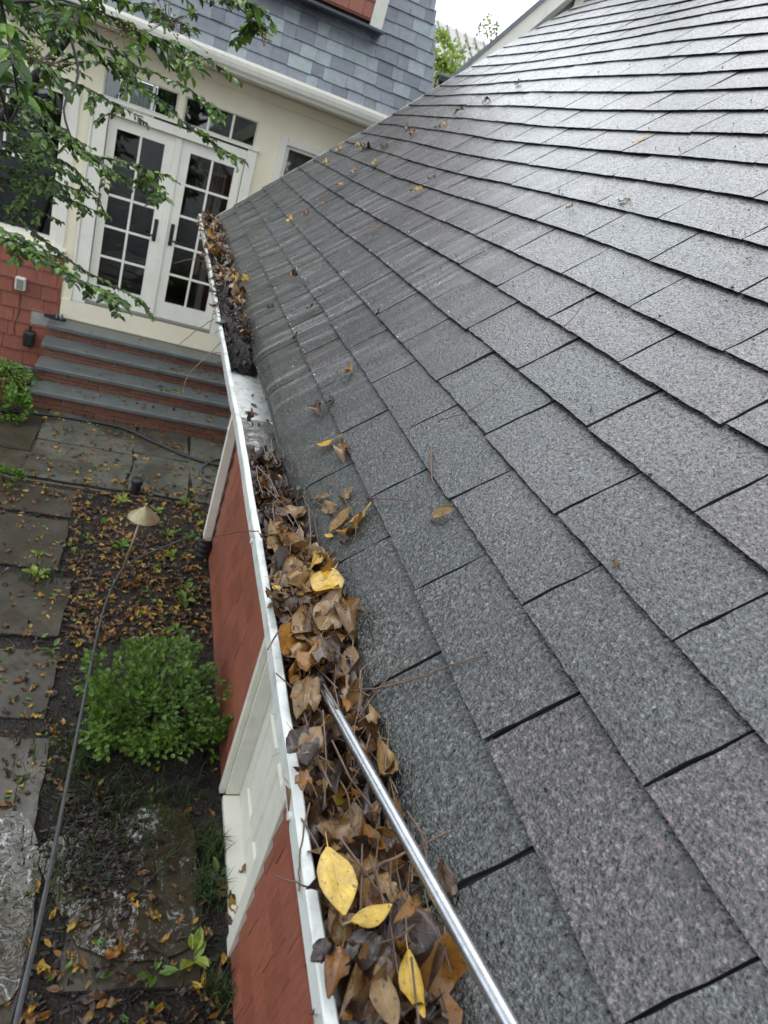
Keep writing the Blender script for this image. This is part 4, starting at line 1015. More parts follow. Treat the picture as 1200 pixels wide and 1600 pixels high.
for i, (px, py, r, h, n, lab) in enumerate([(8, 640, .26, .30, 420, 'low leafy plant spreading below the terracotta pot'), (42, 612, .16, .26, 220, 'small leafy plant beside the end of the lowest tread'), (10, 742, .16, .12, 160, 'low green tuft at the edge of the patio slabs'), (55, 545, .12, .40, 160, 'leafy shoots in front of the bare shingles by the steps')]):
    c = at_z(px, py, .08); bush('garden_plant', lab, 'plant', (c.x, c.y), r, h, n, .055, [MG_shrub, MG_bright], 70 + i, 5, 'plants beside the steps and patio')
# weeds in the mulch
WL = ['beside the black riser pipe', 'near the patio edge by the downspout', 'under the downspout', 'in front of the patio corner', 'behind the brass path light', 'left of the brass path light stake', 'beside the drain adapter', 'midway along the garage wall', 'near the middle of the garage wall, tall', 'at the edge of the flagstones', 'growing in a flagstone joint', 'beside the doorway threshold', 'with lobed leaves near the bottom of the wall', 'with dark lobed leaves in the leaf litter', 'on the lowest brick tread', 'on the lowest tread near the garage']
WP = [(190, 785, .09, 10), (290, 790, .10, 12), (300, 845, .10, 12), (245, 800, .08, 9), (262, 838, .09, 10), (190, 855, .09, 12), (270, 870, .10, 12), (290, 940, .10, 14), (293, 925, .09, 12), (60, 900, .10, 14), (80, 1015, .07, 8), (340, 1370, .09, 10), (302, 1500, .12, 9), (240, 1525, .10, 8), (193, 618, .07, 9), (298, 637, .06, 8)]
for i, ((px, py, r, n), wl) in enumerate(zip(WP, WL)):
    zz = 0.0 if i < 14 else .227; c = at_z(px, py, zz); rg = random.Random(300 + i)
    wd = thing('weed', 'small green weed ' + wl, 'weed', 'weeds in the garden bed', (c.x, c.y, zz)); mb = MB()
    for q in range(n):
        a = rg.uniform(0, 6.28); v = Vector((math.cos(a), math.sin(a), rg.uniform(.2, .9))); Lw = r * rg.uniform(.5, 1.0)
        leaf_quad(mb, v * r * .35 * rg.random(), v, Vector((0, 0, 1)) + rvec(rg) * .2, Lw, Lw * .5, 0)
    build('leaves', mb, [MG_bright if i % 3 else MG_lime], wd)
# grass
mb = MB(); rg = random.Random(12)
for cx, cy, sp, n in [gp(150, 1230) + (.16, 150), gp(250, 1290) + (.16, 190), gp(330, 1330) + (.05, 120), gp(100, 1370) + (.09, 90), gp(110, 1180) + (.10, 130), gp(350, 1560) + (.04, 90), gp(60, 905) + (.08, 50), gp(325, 1395) + (.05, 130)]:
    for i in range(n):
        x, y = cx + rg.gauss(0, sp), cy + rg.gauss(0, sp); h = rg.uniform(.06, .17); a = rg.uniform(0, 6.28); l = rg.uniform(.02, .12); wv = .0035
        if x > .80: continue
        s = Vector((-math.sin(a), math.cos(a), 0)) * wv; b = Vector((x, y, -.01)); m1 = b + Vector((math.cos(a) * l * .3, math.sin(a) * l * .3, h * .7)); e = b + Vector((math.cos(a) * l, math.sin(a) * l, h * .85))
        mb.add([b - s, b + s, m1 + s * .7, m1 - s * .7, e], [(0, 1, 2, 3), (3, 2, 4)], 0, [(0, .3), (0, .7), (.5, .7), (.5, .3), (1, .5)])
tag(build('grass', mb, MG_grass), 'dark grass blades around the shrub and puddle', 'grass', kind='stuff')

# ================================================================== lights, pipes, hoses
pl = thing('path_light', 'brass path light with conical hat standing in the leaf littered bed', 'path light', None, (.205, 4.87, 0))
build('stake', MB().tube([(-.075, .0, -.03), (0.0, 0, .53)], .011, 10), M_brass, pl, True)
build('hat', MB().lathe([(.0, .605), (.012, .604), (.018, .592), (.05, .565), (.118, .505), (.121, .498), (.116, .498), (.05, .552), (.0, .57)], 28, (.012, 0, 0)), M_brass, pl, True)
build('finial', MB().lathe([(0, .632), (.010, .628), (.012, .612), (.008, .604)], 12, (.012, 0, 0)), M_brass, pl, True)
cp = at_z(211, 770, 0)
rp = thing('riser_pipe', 'short black capped pipe standing at the patio corner', 'pipe', None, (cp.x, cp.y, 0))
build('tube', MB().lathe([(.045, -.03), (.045, .10)], 20), M_black, rp, True)
build('cap', MB().lathe([(.053, .10), (.056, .105), (.056, .145), (.05, .152), (0.001, .152)], 20), M_black, rp, True)
hp = [at_depth(0, 1740, 1.45), at_depth(25, 1600, 1.75), at_depth(70, 1400, 2.2), at_depth(110, 1200, 3.0), at_depth(140, 1050, 3.9), at_depth(160, 960, 4.75)] + [at_z(x, y, .03) for x, y in ((178, 912), (200, 882), (250, 857), (308, 836))]
tag(build('grey_hose', MB().tube(smooth_line(hp, 8), .0078, 10), M_hose, None, True), 'long grey hose running from the downspout past the shrub up toward the viewer', 'hose')
hp = [at_z(x, y, .04) for x, y in ((-40, 648), (0, 642), (57, 646), (120, 655), (190, 668), (240, 690), (300, 716), (345, 728))]
tag(build('black_hose', MB().tube(smooth_line(hp, 8), .016, 10), M_black, None, True), 'black hose lying across the leafy patio below the brick steps', 'hose')
hp = [at_z(x, y, .04) for x, y in ((350, 715), (328, 721), (314, 734), (318, 748), (340, 758))]
tag(build('grey_cable', MB().tube(smooth_line(hp, 8), .013, 10), M_hose, None, True), 'looped grey cable on the patio beside the garage corner', 'cable')

# ================================================================== fallen leaves
def leaf_shape(seed, W=.46, curl=.2, fold=.25, nl=9, nw=6, wavy=.05, tip=1.0, stem=True):
    """unit-length leaf along +x with its middle rib at y = 0"""
    rg = random.Random(seed); mb = MB(); vs = []; uv = []
    ph = rg.uniform(0, 6); tw = rg.uniform(-.5, .5); side = rg.uniform(-.06, .06)
    so_ = Vector((seed * 3.7, seed * 1.3, 0))
    for i in range(nl + 1):
        t = i / nl; wd = W * .5 * max(.02, math.sin(math.pi * min(1, t * .96 + .02)) ** .85) * (1.12 - .30 * t)
        rib = curl * ((t - .45) ** 2 * 1.5 - .12)
        for j in range(nw + 1):
            a = j / nw * 2 - 1; y = a * wd
            z = fold * abs(y) * (.6 + .4 * math.sin(ph + t * 3)) + rib + tw * y * (t - .5) * 1.2
            z += wavy * 1.5 * noise.noise(Vector((t * 3.2, y * 6.0, 0)) + so_) * (.35 + abs(a))
            z += wavy * .5 * noise.noise(Vector((t * 9, y * 14, 5)) + so_)
            e = rg.uniform(-.014, .010) * (abs(a) == 1)
            vs.append((t + rg.uniform(-.004, .004), y * (1 + e * 3) + side * math.sin(math.pi * t), z)); uv.append((t, j / nw))
    fs = [(i * (nw + 1) + j, (i + 1) * (nw + 1) + j, (i + 1) * (nw + 1) + j + 1, i * (nw + 1) + j + 1) for i in range(nl) for j in range(nw)]
    mb.add(vs, fs, 0, uv)
    if stem:
        z0 = vs[nw // 2][2]; mb.add([(0.02, .006, z0), (0.02, -.006, z0), (-.12, -.005, z0 + .02), (-.12, .005, z0 + .02), (-.22, .003, z0 + .05), (-.22, -.003, z0 + .05)], [(0, 1, 2, 3), (3, 2, 5, 4)], 0, [(0, .5)] * 6)
    return mb
SHAPES = [leaf_shape(1, .48, .10, .08, wavy=.03), leaf_shape(2, .44, .35, .35, wavy=.12), leaf_shape(3, .42, .7, .5, wavy=.22), leaf_shape(4, .50, .4, .2, wavy=.26), leaf_shape(5, .42, -.4, .9, wavy=.14),
          leaf_shape(6, .46, 1.1, .3, wavy=.16), leaf_shape(7, .42, -.8, .4, wavy=.2), leaf_shape(8, .52, .3, .6, wavy=.3), leaf_shape(9, .34, .2, .5, wavy=.05), leaf_shape(10, .46, -.3, .15, wavy=.1),
          leaf_shape(11, .50, .2, .1, wavy=.18), leaf_shape(12, .44, .5, .2, wavy=.08), leaf_shape(13, .56, -.2, .3, wavy=.2), leaf_shape(14, .38, .9, .2, wavy=.1), leaf_shape(15, .48, -.6, .2, wavy=.12)]
SW = ['flat', 'cupped', 'curled', 'crumpled', 'folded', 'hooked', 'arched', 'wavy', 'narrow', 'bent', 'rippled', 'dished', 'broad', 'rolled', 'drooping']
LM = {}
def leaf_me(shape, key):
    if (shape, key) not in LM: LM[(shape, key)] = SHAPES[shape].mesh('fallen_leaf', [CN[key][0]], True)
    return LM[(shape, key)]
NLEAF = [0]
def put_leaf(tail, tipp, nrm, key, label, group, shape=0, roll=0.0, wide=1.0):
    d = (tipp - tail); L = d.length; d.normalize(); s = nrm.cross(d).normalized(); n = d.cross(s)
    M = Matrix(((d.x, s.x, n.x, tail.x), (d.y, s.y, n.y, tail.y), (d.z, s.z, n.z, tail.z), (0, 0, 0, 1))) @ Matrix.Rotation(roll, 4, 'X') @ Matrix.Diagonal((L, L * wide, L, 1))
    o = link('fallen_leaf', leaf_me(shape, key), None, M); NLEAF[0] += 1
    return tag(o, label, 'leaf', group)
UP = Vector((0, 0, 1))
# --- leaves that stand out in the near gutter: tail pixel, tip pixel, height, colour, shape, roll, width, label
HERO = [((512, 1325), (537, 1432), 2.726, 'y', 0, .05, 1.15, 'large flat yellow leaf with dark spots on the gutter heap near the lip'),
        ((548, 1440), (612, 1414), 2.722, 'y', 8, .2, 1.3, 'small pale yellow leaf just below the large spotted yellow leaf'),
        ((636, 1486), (662, 1592), 2.722, 'y', 8, -.2, 1.35, 'long narrow yellow leaf pressed against the roof edge of the gutter'),
        ((618, 1605), (588, 1508), 2.724, 't', 0, .1, 1.2, 'pointed tan leaf beside the long narrow yellow leaf'),
        ((590, 1455), (545, 1512), 2.716, 'd', 3, .1, 1.2, 'curled blackened leaf below the pale yellow leaf'),
        ((535, 1475), (512, 1552), 2.715, 'o', 4, .2, 1.3, 'orange brown leaf bent over against the gutter lip'),
        ((512, 1465), (492, 1508), 2.712, 'd', 3, -.3, 1.3, 'dark leaf hanging over the gutter lip near the bottom'),
        ((655, 1410), (618, 1435), 2.73, 'o', 6, .3, 1.0, 'arched orange leaf beside the pale yellow leaf'),
        ((530, 1340), (568, 1368), 2.705, 't', 3, .2, 1.3, 'tan leaf tucked behind the large spotted yellow leaf'),
        ((590, 1365), (625, 1405), 2.708, 't', 3, -.2, 1.2, 'mottled tan leaf in the middle of the near heap'),
        ((517, 1268), (512, 1322), 2.72, 't', 6, .9, 1.0, 'tan leaf standing curled like a hook against the lip'),
        ((585, 1258), (603, 1320), 2.715, 't', 2, -.4, 1.0, 'tan leaf folded beside the metal rod'),
        ((570, 1290), (605, 1332), 2.705, 'o', 1, .2, .9, 'orange leaf with a long stalk below the folded tan leaf'),
        ((455, 1140), (497, 1185), 2.722, 'd', 3, -.1, 1.5, 'dark wet leaf lying across the gutter lip above the white door'),
        ((500, 1137), (466, 1178), 2.728, 't', 0, .1, 1.2, 'pale tan leaf lying on the dark wet leaf at the lip'),
        ((470, 1205), (480, 1232), 2.715, 'o', 3, .2, 1.3, 'small orange leaf against the lip below the dark wet leaf'),
        ((455, 975), (440, 1022), 2.725, 'o', 0, -.5, 1.5, 'round orange leaf tipped over the gutter lip'),
        ((500, 1010), (470, 1062), 2.72, 'o', 2, .3, 1.2, 'orange leaf folded beside the rod tip'),
        ((483, 1055), (475, 1120), 2.715, 't', 3, .2, 1.1, 'tan leaf hanging down before the rod tip'),
        ((520, 940), (498, 985), 2.735, 't', 0, -.1, 1.4, 'clean tan leaf on top of the middle heap'),
        ((522, 890), (492, 925), 2.738, 'y', 0, .2, 1.5, 'pale yellow leaf on the crest of the middle heap'),
        ((538, 930), (548, 985), 2.73, 't', 4, .5, 1.0, 'tan leaf sloping down to the shingles from the middle heap'),
        ((470, 915), (512, 932), 2.728, 'o', 2, .2, 1.1, 'rust orange leaf curled on the middle heap'),
        ((455, 880), (482, 895), 2.72, 't', 3, 0, 1.3, 'tan leaf on the lip side of the middle heap'),
        ((515, 868), (480, 885), 2.735, 'y', 6, .4, .8, 'bright yellow leaf arched over the top of the middle heap'),
        ((427, 915), (437, 922), 2.712, 'y', 0, 0, 1.4, 'tiny yellow leaf on the lip beside the middle heap'),
        ((420, 838), (445, 865), 2.715, 't', 3, .2, 1.2, 'tan leaf at the lip where the wire vine leaves the gutter'),
        ((500, 1000), (520, 1045), 2.725, 'b', 2, .4, 1.3, 'brown leaf standing beside the shingles above the rod tip'),
        ((540, 1150), (578, 1185), 2.72, 'o', 6, .6, .8, 'thin orange leaf arched over the rod'),
        ((600, 1165), (612, 1225), 2.725, 't', 5, .8, 1.0, 'tan leaf standing on edge between the rod and shingles')]
for a, b, z, key, shp, roll, wd, lab in HERO:
    z += .012
    put_leaf(at_z(a[0], a[1], z), at_z(b[0], b[1], z + random.uniform(-.008, .012)), (UP + Vector((random.uniform(-.2, .2), random.uniform(-.3, .1), 0))).normalized(), key, lab, 'leaves in the near gutter', shp, roll, wd)
# --- leaves on the shingles
RL = [((492, 702), (540, 682), 'y', 8, 'long yellow leaf on the lowest shingle course above the gutter water'), ((533, 692), (537, 722), 't', 4, 'tan leaf touching the long yellow leaf'),
      ((487, 630), (505, 652), 'b', 4, 'curled brown leaf on the shingle edge above the gutter seam'), ((519, 622), (514, 636), 'd', 2, 'tiny dark leaf beside the curled brown leaf'),
      ((552, 572), (540, 590), 't', 2, 'tan leaf standing in a shingle joint'), ((710, 797), (670, 812), 't', 9, 'single tan yellow leaf alone on the shingles'),
      ((486, 786), (516, 774), 't', 9, 'tan leaf by the roof edge above the heap'), ((550, 762), (535, 786), 't', 3, 'tan leaf above the pair of yellow leaves'), ((505, 792), (530, 800), 't', 3, 'small tan leaf above the pair of yellow leaves'),
      ((518, 835), (550, 795), 't', 0, 'broad tan yellow leaf under a twig on the shingles'), ((543, 826), (583, 790), 'y', 8, 'bright yellow leaf lying on the broad tan one'), ((530, 838), (575, 815), 'o', 2, 'orange leaf under the bright yellow leaf'),
      ((546, 838), (534, 852), 'b', 3, 'pinkish brown leaf below the bright yellow leaf'), ((510, 838), (522, 842), 'y', 0, 'small yellow petal like leaf below the broad tan leaf'),
      ((958, 878), (970, 888), 't', 3, 'small tan leaf scrap on the middle shingles'), ((582, 1108), (592, 1142), 't', 2, 'tan leaf leaning on the shingle edge under crossing twigs'),
      ((690, 1350), (708, 1418), 'b', 3, 'brown leaf stuck on the shingles behind the metal rod'),
      ((378, 436), (392, 434), 'y', 3, 'yellow leaf by the far gutter heap'), ((520, 291), (542, 286), 'y', 9, 'yellow leaf on the far shingles'), ((472, 335), (486, 334), 'o', 3, 'rusty leaf on the far shingles'),
      ((640, 300), (662, 294), 'y', 9, 'pale yellow leaf on the stained far shingles'), ((668, 282), (682, 276), 'd', 3, 'dark leaf scrap on the stained far shingles'),
      ((560, 238), (575, 226), 'o', 3, 'rusty leaf in the cluster near the far rake'), ((566, 232), (585, 228), 'b', 2, 'brown leaf in the cluster near the far rake'), ((553, 228), (567, 224), 'y', 3, 'yellow leaf in the cluster near the far rake'),
      ((592, 232), (610, 226), 'b', 3, 'brown leaf beside the cluster near the far rake'), ((525, 237), (535, 230), 'y', 3, 'yellow leaf at the edge of the far rake'), ((505, 253), (516, 252), 'y', 3, 'small yellow leaf on the far rake edge'),
      ((640, 213), (650, 203), 'o', 2, 'orange leaf upslope of the far cluster'), ((632, 206), (640, 194), 'b', 3, 'small brown leaf upslope of the far cluster'), ((678, 202), (690, 197), 'd', 3, 'dark leaf beside a pale scrap on the far shingles'), ((690, 195), (699, 193), 'y', 3, 'pale scrap of leaf on the far shingles'),
      ((707, 180), (728, 170), 'b', 4, 'long rusty brown leaf on the upper far shingles'), ((752, 165), (768, 152), 'b', 4, 'brown folded leaf on the upper far shingles'), ((806, 134), (813, 128), 'd', 3, 'black scrap on the upper shingles'),
      ((988, 227), (1014, 213), 'y', 8, 'yellow leaf alone on the upper shingles'), ((968, 317), (986, 314), 't', 9, 'tan leaf in the upper middle shingles'), ((884, 328), (896, 322), 't', 3, 'tan scrap on the upper middle shingles'),
      ((398, 376), (408, 370), 't', 3, 'tan scrap by the far gutter edge'), ((449, 348), (457, 340), 'y', 3, 'yellow scrap on the far lower shingles'), ((580, 358), (592, 350), 't', 3, 'tan scrap on the wet far shingles'), ((503, 322), (512, 315), 'o', 2, 'orange scrap on the far lower shingles'),
      ((417, 482), (430, 478), 'd', 3, 'dark torn leaf on the shingles by the black sludge'), ((480, 484), (492, 480), 'd', 2, 'black curled leaf on the lower far shingles'), ((455, 532), (468, 524), 'd', 2, 'black leaf caught on a shingle edge above the sludge'), ((584, 496), (596, 488), 'd', 2, 'black leaf caught beside a fleck of foam'),
      ((583, 258), (588, 252), 'y', 3, 'yellow scrap below the far cluster'), ((550, 272), (556, 264), 't', 3, 'tan scrap below the far cluster'), ((455, 430), (465, 432), 't', 2, 'tan leaf on the lower far shingles')]
for a, b, key, shp, lab in RL:
    A, Bp = roof_hit(*a), roof_hit(*b); mid_ = (A + Bp) / 2; hl = (Bp - A) / 2; hl *= min(1, .036 / hl.length); A, Bp = mid_ - hl, mid_ + hl
    lift = N * (0.004 + .03 * (Bp - A).length)
    put_leaf(A + lift, Bp + lift, (N + rvec(random) * .15).normalized(), key, lab, 'leaves on the shingles', shp, random.uniform(-.2, .2), 1.1)
rg = random.Random(83)
for i in range(12):
    Y = [2.55, 2.8, 3.05, 3.3, 3.5, 3.8, 4.1, 4.35, 4.6, 4.8, 5.0, 5.2][i]; c = Vector((lip_x(Y) + rg.uniform(-.006, .02), Y, 2.708)); a = rg.uniform(-.6, .9); L = rg.uniform(.05, .08); d = Vector((math.cos(a), math.sin(a), rg.uniform(-.1, .4))) * L; key = 'dbbotbotoytt'[i]
    put_leaf(c - d * .5, c + d * .5, (UP + rvec(rg) * .4).normalized(), key, CN[key][1] + ' leaf spilling over the far gutter lip, number %s from the sludge dam' % ['one', 'two', 'three', 'four', 'five', 'six', 'seven', 'eight', 'nine', 'ten', 'eleven', 'twelve'][i], 'leaves spilling over the far gutter lip', 1 + i % 9, 0, 1.3)
tipP = at_z(505, 1078, 2.716); _e = at_depth(797, 1602, project(tipP)[2] / 1.83); ROD = (tipP, (_e - tipP).normalized())
# --- heaps in the gutter
def pick(rg, w): 
    r = rg.random() * sum(x for _, x in w)
    for k, x in w:
        r -= x
        if r < 0: return k
    return w[-1][0]
zones = [  # y range, count, top height, layers, leaf length, colour weights, label words
    (.16, .46, 40, 2.706, .078, 'd3 b3 o4 t4 y.5', 'in the gutter heap below the metal rod'), (.46, .74, 40, 2.702, .074, 'd3 b3 o4 t4 y.5', 'in the gutter heap under the metal rod'),
    (.74, 1.06, 46, 2.728, .074, 'd2 b3 o5 t5 y.6', 'in the middle gutter heap beside the rod tip'), (1.06, 1.34, 30, 2.690, .066, 'd5 b4 o2 t3', 'in the gutter heap before the open water'),
    (1.36, 1.56, 16, 2.660, .06, 'd7 b2', 'soaking at the edge of the gutter water'), (2.32, 2.46, 10, 2.668, .05, 'd6 b3', 'on the wet front of the sludge dam'), (2.42, 2.9, 18, 2.700, .06, 'd6 b3 t1', 'on the black sludge dam'), (2.9, 3.7, 30, 2.712, .066, 'b5 o4 t3 y1 d2', 'in the far gutter heap past the black sludge'), (3.7, 5.36, 44, 2.722, .066, 'b4 o5 t5 y1 d1', 'in the heap filling the far end of the gutter')]
litter = MB()
rg = random.Random(99)
for y0, y1, cnt, zt, L, ws, words_ in zones:
    wts = [(w[0], float(w[1:])) for w in ws.split()]
    for i in range(cnt + int(cnt * 1.6)):
        top = i < cnt; single = i < int(cnt * .54)
        Y = rg.uniform(y0, y1); X = rg.uniform(lip_x(Y) + .024, .362); c = Vector((X, Y, zt - (0 if top else rg.uniform(.006, .03)) + rg.uniform(-.012, .008)))
        a = rg.uniform(0, 6.28); LL = L * rg.uniform(.6, 1.45); d = Vector((math.cos(a) * .7, math.sin(a), rg.uniform(-.45, .45))).normalized()
        tail, tip_ = c - d * LL * .5, c + d * LL * .5
        for v in (tail, tip_):
            v.x = min(max(v.x, lip_x(v.y) + (.010 if zt > 2.71 else .018)), .385 if zt > 2.71 else .368); v.z = max(v.z, 2.64)
        tt = (c - ROD[0]).dot(ROD[1]); cp_ = ROD[0] + ROD[1] * max(0, min(.6, tt))
        if (c - cp_).length < .045: dz = min(.04, .045 - (c - cp_).length + .012); tail.z -= dz; tip_.z -= dz
        n_ = (UP + rvec(rg) * .6).normalized(); key = pick(rg, wts); shp = rg.randrange(1, 15)
        if n_.cross((tip_ - tail).normalized()).length < .2: n_ = Vector((1, .3, .4)).normalized()
        if (tip_ - tail).length < .02: continue
        if single:
            side_ = 'by the lip' if X < lip_x(Y) + .055 else 'by the shingles' if X > .33 else 'midway'
            put_leaf(tail, tip_, n_, key, CN[key][1] + ' ' + SW[shp] + ' leaf ' + side_ + ' ' + words_, 'leaves heaped ' + words_, shp, rg.uniform(-.4, .4), rg.uniform(.9, 1.4))
        else:
            d2 = (tip_ - tail); Ln = d2.length; d2.normalize(); s = n_.cross(d2).normalized(); nn = d2.cross(s)
            M = Matrix(((d2.x, s.x, nn.x, tail.x), (d2.y, s.y, nn.y, tail.y), (d2.z, s.z, nn.z, tail.z), (0, 0, 0, 1))) @ Matrix.Diagonal((Ln, Ln * 1.2, Ln, 1))
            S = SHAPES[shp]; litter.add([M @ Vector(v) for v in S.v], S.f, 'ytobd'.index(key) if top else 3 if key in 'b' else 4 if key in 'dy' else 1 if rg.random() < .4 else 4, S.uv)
tag(build('gutter_leaves', litter, LEAFM, None, True), 'matted brown and black leaves packed under the gutter heaps', 'leaves', kind='stuff')
# wet black matter lying in the trough under and between the heaps
def muck(y0, y1, zf, name, label, seed, mat=M_sludge):
    mb = MB(); ny, nx = max(6, int((y1 - y0) / .012)), 12; vs = []
    for j in range(ny + 1):
        Y = y0 + (y1 - y0) * j / ny
        for i in range(nx + 1):
            a = i / nx; w0 = .03 * noise.noise(Vector((a * 4, seed, 0))) + .02 * noise.noise(Vector((a * 11, Y * 30, seed))); e = max(0, min(1, (Y - y0 + w0) / .10, (y1 - Y) / .05)); x = lip_x(Y) + .020 + a * (.372 - lip_x(Y) - .020)
            h = 2.618 + (zf(Y) - 2.618) * (e ** .6) * (.75 + .25 * math.sin(math.pi * a)) + .012 * noise.noise(Vector((x * 60, Y * 45, seed))) + .007 * noise.noise(Vector((x * 150, Y * 130, seed)))
            xx = x if a > .05 or h > 2.69 else max(x, lip_x(Y) + .038)
            vs.append((xx, Y, h))
    mb.add(vs, [(j * (nx + 1) + i, j * (nx + 1) + i + 1, (j + 1) * (nx + 1) + i + 1, (j + 1) * (nx + 1) + i) for j in range(ny) for i in range(nx)])
    return tag(build(name, mb, mat, None, True), label, 'sludge', kind='stuff')
muck(-.6, 1.46, lambda Y: 2.684 - .02 * max(0, (Y - 1.15) / .3), 'sludge', 'black wet mush under the leaves of the near gutter', 1)
muck(2.30, 5.40, lambda Y: 2.672 if Y > 2.75 else 2.690, 'sludge', 'black matted sludge damming the far gutter', 2)
ys0, ys1 = 1.36, 1.86
mb = MB(); mb.box(.2835, .3842, ys0, ys1, 2.6145, 2.6345); tag(build('gutter_water', mb, M_gwater), kind='structure')
# fibres standing out of the sludge dam
mb = MB(); rg = random.Random(17)
for i in range(420):
    Y = rg.uniform(2.30, 3.2); x = rg.uniform(lip_x(Y) + .02, .365); b = Vector((x, Y, 2.69 if Y > 2.42 else 2.63 + (Y - 2.30) * .5)); e = b + Vector((rg.uniform(-.05, .035), rg.uniform(-.06, .06), rg.uniform(-.01, .035)))
    mb.tube([b, (b + e) / 2 + Vector((0, 0, .012)), e], .0011, 4)
tag(build('root_fibres', mb, m_plain('wet_fibre', (.02, .014, .010), .35)), 'dark root fibres and stalks matted into the sludge dam', 'fibres', kind='stuff')
mb = MB(); rg = random.Random(71)
for i in range(150):
    Y = rg.uniform(.2, 1.45) if i < 120 else rg.uniform(3.0, 5.3); x = rg.uniform(lip_x(Y) + .02, .37); b = Vector((x, Y, rg.uniform(2.705, 2.735))); a = rg.gauss(1.57, .7); l = rg.uniform(.03, .13)
    e = b + Vector((math.cos(a) * l * .6, math.sin(a) * l, rg.uniform(-.02, .03))); e.x = min(max(e.x, lip_x(Y) - .01), .40)
    mb.tube([b, (b + e) / 2 + rvec(rg) * .01, e], rg.uniform(.0006, .0013), 5)
tag(build('leaf_stalks', mb, M_twig), 'thin brown leaf stalks and twiglets tangled through the gutter heaps', 'stalks', kind='stuff')
mb = MB(); rg = random.Random(72)
for i in range(900):
    Y = rg.uniform(.15, 1.5) if i < 650 else rg.uniform(2.4, 5.3); zt = 2.715 if .74 < Y < 1.06 else 2.70 if Y < 1.3 else 2.68 if Y < 2 else 2.70
    p = Vector((rg.uniform(lip_x(Y) + .018, .366), Y, zt + rg.uniform(-.03, .014))); leaf_quad(mb, p, rvec(rg) * Vector((1, 1, .4)).length, UP + rvec(rg) * .8, rg.uniform(.008, .03), rg.uniform(.006, .016), rg.choice((0, 1, 1, 1, 2)), rg.uniform(-.4, .6))
tag(build('leaf_crumbs', mb, [ML_brown, ML_dark, ML_orange]), 'torn wet leaf crumbs strewn through the gutter heaps', 'crumbs', kind='stuff')
# scraps of wet leaf on the bare trough floor
rg = random.Random(44)
for i in range(16):
    Y = rg.uniform(1.62, 2.15); x = rg.gauss(.345, .02); x = min(max(x, .285), .375); a = rg.uniform(0, 6.28); L = rg.uniform(.012, .035)
    p = Vector((x, Y, 2.637 if Y < 1.87 else 2.6165)); put_leaf(p, p + Vector((math.cos(a) * L, math.sin(a) * L, .001)), UP, 'd', 'blackened scrap of leaf on the bare white gutter floor', 'scraps on the gutter floor', 0, 0, 1.0)
c = at_z(388, 655, 2.66)
for i in range(4): put_leaf(c + rvec(rg) * .008, c + rvec(rg) * .026 + Vector((.01, 0, .01)), rvec(rg).normalized(), 'bdbd'[i], 'wet brown leaf clump stuck at the gutter seam', 'clump at the gutter seam', 2 + i, 0, 1.4)

# --- leaves on the ground: the largest as things, the rest as one mass
def ground_h(x, y):
    if -.83 < x < 1.33 and 6.13 < y < 7.75: return .024
    if x < -.2 and y < 6.0 and y > .7: return max(.002, gz(x, y) + .004)
    if .1 < x < .67 and 1.72 < y < 2.26: return .020
    if x > -1.04 and y > 7.66:
        for (ty, tz) in reversed(T):
            if y > ty: return tz + .002
    return max(gz(x, y), -.02) + .008
GH = [((728, 0), 0)]
spots = []
rg = random.Random(61)
DN = [((0, 335), (640, 770), 430, .058), ((110, 330), (765, 1000), 1300, .062), ((0, 130), (760, 1240), 300, .055), ((100, 340), (990, 1290), 130, .055), ((0, 345), (1230, 1480), 150, .06), ((0, 360), (1480, 1610), 110, .075), ((60, 340), (590, 640), 30, .05)]
cnt_ind = 0; gl = MB()
allg = []
for (xa, xb), (ya, yb), n, L in DN:
    for i in range(n):
        px, py = rg.uniform(xa, xb), rg.uniform(ya, yb)
        z = .02
        if py < 640:
            k = rg.randrange(4); z = T[k][1]; ty = T[k][0]; p = Vector((rg.uniform(-.95, .9), rg.uniform(ty + .02, ty + .26), z + .004))
        else:
            p = at_z(px, py, .02); p.z = ground_h(p.x, p.y) + .004
        if p.x > .79 and p.y < 5.4: continue
        if 120 < px < 345 and 1000 < py < 1260 and rg.random() < .8: continue
        LL = L * rg.uniform(.45, 1.0) * (1.5 if rg.random() < .18 else 1.05); w_ = [('y', 3), ('t', 4), ('o', 4), ('b', 3), ('d', 1)] if not (90 < px and 765 < py < 1000) else [('y', 2.2), ('t', 4), ('o', 4), ('b', 5), ('d', 2)]
        if py > 1230 or px < 130 and py > 880: w_ = [('y', 2), ('t', 2), ('o', 3), ('b', 5), ('d', 4)]
        a = rg.uniform(0, 6.28); d = Vector((math.cos(a), math.sin(a), rg.uniform(-.1, .15))) * LL
        q = project(p); allg.append((LL / q[2], p, d, pick(rg, w_), rg.randrange(10), (UP + rvec(rg) * .28).normalized()))
for i in range(10):
    p = Vector((rg.uniform(.79, .90), rg.uniform(DY0 + .05, DY1 - .1), .053)); a = rg.uniform(0, 6.28); d = Vector((math.cos(a), math.sin(a), .05)) * rg.uniform(.05, .085)
    q = project(p); allg.append((d.length / q[2] * 3, p, d, 'obtbdyotbd'[i], i % 10, (UP + rvec(rg) * .3).normalized()))
allg.sort(key=lambda t: -t[0])
def gplace(p):
    q = project(p)
    if p.x > .785 and q[1] > 1200: return 'on the white threshold of the garage door'
    if q[1] > 1480: return 'at the foot of the red wall below the puddle'
    if q[1] > 1240: return 'around the muddy puddle'
    if q[1] > 990: return 'beside the round green shrub'
    if q[1] > 765: return 'in the bed under the brass path light'
    return 'on the patio below the brick steps'
n_ind = max(24, 300 - NLEAF[0])
